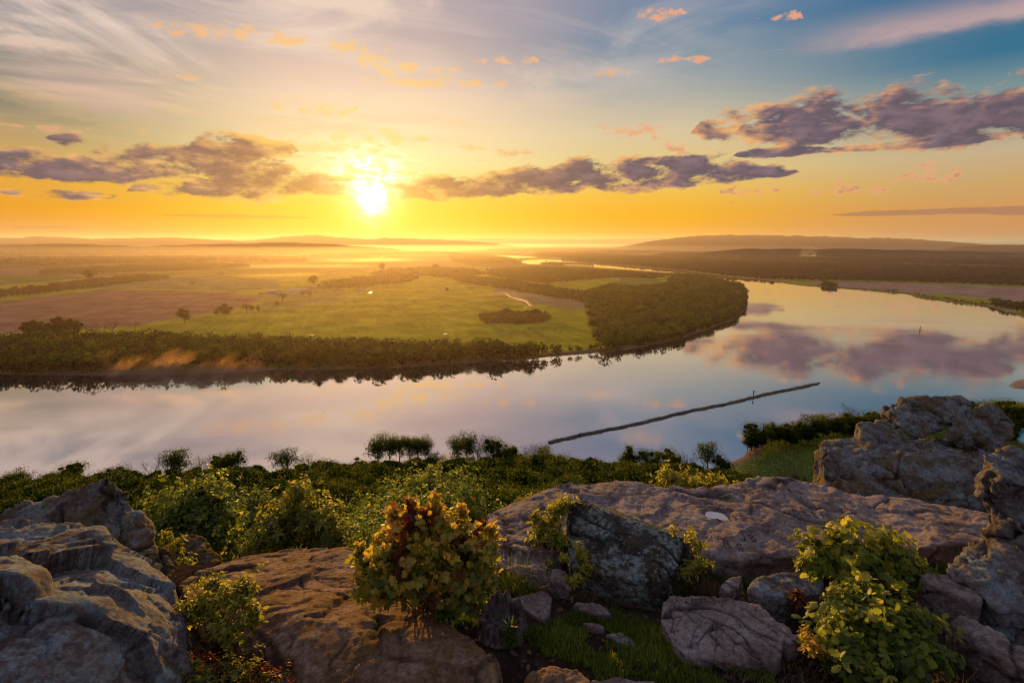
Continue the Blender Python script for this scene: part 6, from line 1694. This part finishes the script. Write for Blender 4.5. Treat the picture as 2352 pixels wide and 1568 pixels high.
# ------------------------------------------------------------------ farm sheds
M_ROOF = mat_plain('pale metal roof', (.62, .56, .50), .1, .2)
M_WALLS = mat_plain('shed wall', (.20, .15, .11), .2, .2)
def shed(label, px, py, Lx, Wy, h, ang, roofc=None):
    p = ground(px, py); p[2] = land_z(p[:1], p[1:2])[0][0]
    root = empty('farm_shed', p, rz=ang)
    V, F = box_vf(-Lx / 2, Lx / 2, -Wy / 2, Wy / 2, -.5, h); mobj('wall', V, F, M_WALLS, parent=root, smooth=False)
    e = .6
    V = np.array([(-Lx / 2 - e, -Wy / 2 - e, h - .1), (Lx / 2 + e, -Wy / 2 - e, h - .1), (Lx / 2 + e, 0, h + Wy * .22), (-Lx / 2 - e, 0, h + Wy * .22), (-Lx / 2 - e, Wy / 2 + e, h - .1), (Lx / 2 + e, Wy / 2 + e, h - .1)])
    F4 = np.array([(0, 1, 2, 3), (3, 2, 5, 4), (4, 5, 1, 0)]); F3 = np.array([(0, 3, 4), (1, 5, 2)])
    mobj('roof', V, [F4, F3], M_ROOF, parent=root, smooth=False)
    V, F = box_vf(-2, 2, -Wy / 2 - .15, -Wy / 2 - .02, -.4, h * .8); mobj('door', V, F, M_STEEL, parent=root, smooth=False)
    tag(root, label, 'shed', 'farm sheds on the plain')
shed('long white-roofed farm shed, the farthest right of the longest three', 688, 667, 62, 14, 4, .02)
shed('longest white-roofed farm shed in the middle of the farm', 672, 671, 72, 14, 4, -.02)
shed('short white-roofed shed in front of the longest one', 649, 675.5, 46, 12, 3.5, -.03)
shed('brown barn at the left of the farm', 627, 673, 30, 20, 6, .1)
shed('small pale shed at the far left of the farm', 605, 674.5, 26, 10, 3, .1)
shed('small white-roofed shed at the far right of the farm', 717, 661, 36, 10, 3.5, .0)
shed('pale low shed at the end of the slanting hedgerow', 472, 643, 42, 10, 3.5, .1)
def cottage(label, px, py, Yd):
    p = at(px, py, Yd); z = float(land_z(p[:1], p[1:2])[0][0])
    root = empty('house', (p[0], p[1], z), rz=.2)
    V, F = box_vf(-5, 5, -4, 4, -3, 5.4); mobj('wall', V, F, M_WALLH, parent=root, smooth=False)
    V = np.array([(-5.6, -4.6, 5.3), (5.6, -4.6, 5.3), (5.6, 0, 8.2), (-5.6, 0, 8.2), (-5.6, 4.6, 5.3), (5.6, 4.6, 5.3)])
    mobj('roof', V, [np.array([(0, 1, 2, 3), (3, 2, 5, 4), (4, 5, 1, 0)]), np.array([(0, 3, 4), (1, 5, 2)])], M_ROOFH, parent=root, smooth=False)
    for x in (-3, 0, 3):
        V, F = box_vf(x - .6, x + .6, -4.06, -4.01, .9, 2.3); mobj('window', V, F, M_STEEL, parent=root, smooth=False)
    tag(root, label, 'house')
M_ROOFH = mat_plain('grey roof', (.20, .18, .17), .2, .3)
M_WALLH = mat_plain('white wall', (.55, .50, .48), .1, .3)
cottage('small white house half hidden under the tall trees by the river', 1074, 1046, 366)
cottage('pale house roof showing left of the round-headed tree by the water', 556, 1062, 362)
# puddles and ditches that mirror the sky
M_PUD = M_WATER
for k, (lb, pl) in enumerate([('long bright puddle among the dark trees at the left field edge', [(86, 774), (130, 769), (210, 767), (216, 769), (150, 773), (120, 776)]),
                              ('small bright puddle beside the field road below the sheds', [(844, 673), (851, 670), (855, 671), (852, 673)]), ('puddle beside the long farm shed', [(720, 673), (727, 670), (731, 671), (728, 674)]),
                              ('thin winding ditch of water in the pasture', [(1158, 672), (1166, 676), (1172, 680), (1188, 684), (1212, 690), (1216, 698), (1224, 702), (1216, 704), (1209, 696), (1186, 688), (1168, 681)]),
                              ('small puddle at the corner of the oval grove', [(1203, 706), (1210, 704), (1208, 708)]), ('tiny puddle in the middle of the green pasture', [(1016, 767), (1026, 765), (1028, 767), (1018, 768)]),
                              ('tiny bright puddle behind the riverside trees', [(640, 774), (668, 773), (668, 775)]), ('thin puddle at the edge of the riverside trees', [(700, 769), (722, 768), (720, 770)]),
                              ('bright sliver of water in the golden mist', [(864, 590), (890, 588), (884, 591)])]):
    Q = gp(pl, ZG + .3); zz = max(land_z(np.array([q[0] for q in Q]), np.array([q[1] for q in Q]))[0]) + .25
    V = np.array([(x, y, zz) for x, y in Q]); c0 = V.mean(0); V = np.concatenate([[c0], V]); n = len(Q)
    tag(mobj('puddle', V, np.array([(0, 1 + j, 1 + (j + 1) % n) for j in range(n)]), M_PUD, smooth=False), lb, 'puddle', 'puddles on the fields')
# cattle in the pasture
M_COW = mat_plain('dark hide', (.025, .018, .014), .3, .5)
r_ = np.random.default_rng(66)
cow_parts = [tube([(-.95, 0, 1.05), (-.85, 0, 1.05), (-.3, 0, 1.0), (.4, 0, 1.05), (.9, 0, 1.1), (1.0, 0, 1.1)], [.1, .34, .42, .4, .32, .1], 8), tube([(.85, 0, 1.2), (1.2, 0, .9), (1.45, 0, .45), (1.6, 0, .25)], [.22, .18, .15, .09], 6)]
for sx in (-.75, .7):
    for sy in (-.22, .22): cow_parts.append(tube([(sx, sy, 1.0), (sx + .03, sy, .5), (sx, sy, 0)], [.13, .08, .06], 5))
cv, cf = join(cow_parts); COW = mesh_data('cow', cv, cf, M_COW)
for k in range(34):
    px, py = (r_.normal(1215, 60), r_.normal(763, 9)) if k < 20 else (r_.normal(930, 70), r_.normal(735, 12))
    p = ground(px, py); z = float(land_z(p[:1], p[1:2])[0][0])
    o = inst('cow', COW, None, (p[0], p[1], z), (0, 0, r_.uniform(0, 6.28)), (1.25,) * 3)
    tag(o, 'dark cow grazing on the wide green pasture', 'cow', 'cattle scattered over the pasture')

# ------------------------------------------------------------------ mist and steam (real volumes)
def mat_mist(name, dens, g, colr, sc, thr, stretch=(1, 1, 1), detail=4, lean=0.0, rise=False):
    m, nt = nmat(name)
    tcn = new(nt, 'ShaderNodeTexCoord'); geo = new(nt, 'ShaderNodeNewGeometry')
    x, y, z = sep(nt, NX(nt, geo.outputs['Position']))
    n = noise(nt, xyz(nt, (x - z * lean) * stretch[0], y * stretch[1], z * stretch[2]), sc, detail, .6, .6)
    gx_, gy_, gz_ = sep(nt, NX(nt, tcn.outputs['Generated']))
    ex = (1.0 - ((gx_ - .5) * 2.0)._m('POWER', 2.0)).sat(); ey = (1.0 - ((gy_ - .5) * 2.0)._m('POWER', 2.0)).sat()
    fade = ex * ey * ((1.0 - gz_).sat() if not rise else ((1.0 - gz_) * (gz_ * 1.1 + 0.65) * 1.1).sat())
    den = (n + fade * .34 - .34).ss(thr, thr + .22) * fade * dens
    v = new(nt, 'ShaderNodeVolumeScatter', {'Color': tuple(colr) + (1,), 'Density': den, 'Anisotropy': g})
    o = new(nt, 'ShaderNodeOutputMaterial'); nt.links.new(v.outputs[0], o.inputs['Volume'])
    return m
def mist_box(name, label, x0, x1, y0, y1, z0, z1, mat, cat='mist', rz=0.0):
    V, F = box_vf(-.5, .5, -.5, .5, 0, 1)
    o = mobj(name, V, F, mat, smooth=False)
    o.location = ((x0 + x1) / 2, (y0 + y1) / 2, z0); o.scale = (x1 - x0, y1 - y0, z1 - z0); o.rotation_euler = (0, 0, rz)
    tag(o, label, cat, None, 'stuff')
    return o
a_, b_ = ground(170, 868, ZW), ground(650, 862, ZW)
mist_box('river_steam', 'orange-lit steam rising from the water along the far bank', a_[0], b_[0], a_[1] - 36, a_[1] + 24, ZW + .3, ZW + 44, mat_mist('river steam', .030, .58, (1.0, .47, .30), .034, .29, (1.0, .8, .5), detail=6, lean=1.0, rise=True))
a_, b_ = ground(40, 866, ZW), ground(800, 856, ZW)
mist_box('river_steam', 'thin low veil of mist lying on the water along the far bank', a_[0], b_[0], a_[1] - 26, a_[1] + 30, ZW + .3, ZW + 20, mat_mist('low river mist', .022, .58, (1.0, .52, .34), .022, .22, (1.0, .8, .8), detail=5, lean=.6, rise=True))
for lb, px0, px1, py, dpt, h, dn in [('low golden ground mist over the field left of the sun', 520, 760, 634, 340, 12, .0050), ('long low streak of mist on the far golden fields', 380, 960, 612, 460, 15, .0045), ('bright low mist below the sun', 700, 1010, 598, 700, 20, .0050), ('faint mist by the stream in the pasture', 1010, 1350, 676, 180, 8, .0050), ('pale mist over the field at the far left', 130, 520, 622, 420, 12, .0050)]:
    a_, b_ = ground(px0, py), ground(px1, py)
    mist_box('ground_mist', lb, a_[0], b_[0], a_[1] - dpt, a_[1] + dpt, ZG + .5, ZG + h, mat_mist('ground mist', dn * .7, .6, (.90, .62, .36), .005, .22, (.6, 1.3, 2.0), detail=4))
p = at(1868, 566, 5200)
mist_box('factory_steam', 'plume of steam drifting over the plain at the right', p[0] - 180, p[0] + 160, 5150, 5270, -150, p[2] + 62, mat_mist('factory steam', .022, .3, (.9, .7, .55), .011, .34), 'steam')
# the works under the plume
root = empty('factory', (p[0] + 30, 5200, -160))
for x, w__, h in [(-40, 60, 22), (30, 50, 34), (80, 30, 16)]:
    V, F = box_vf(x - w__ / 2, x + w__ / 2 - 1, -20, 20, -8, h); mobj('hall', V, F, M_STEEL, parent=root, smooth=False)
sv, sf = tube([(10, -24, -8), (10, -24, 60)], [4, 3], 10); mobj('chimney', sv, sf, M_CONC, parent=root)
tag(root, 'dark factory under the steam plume on the far plain', 'factory')
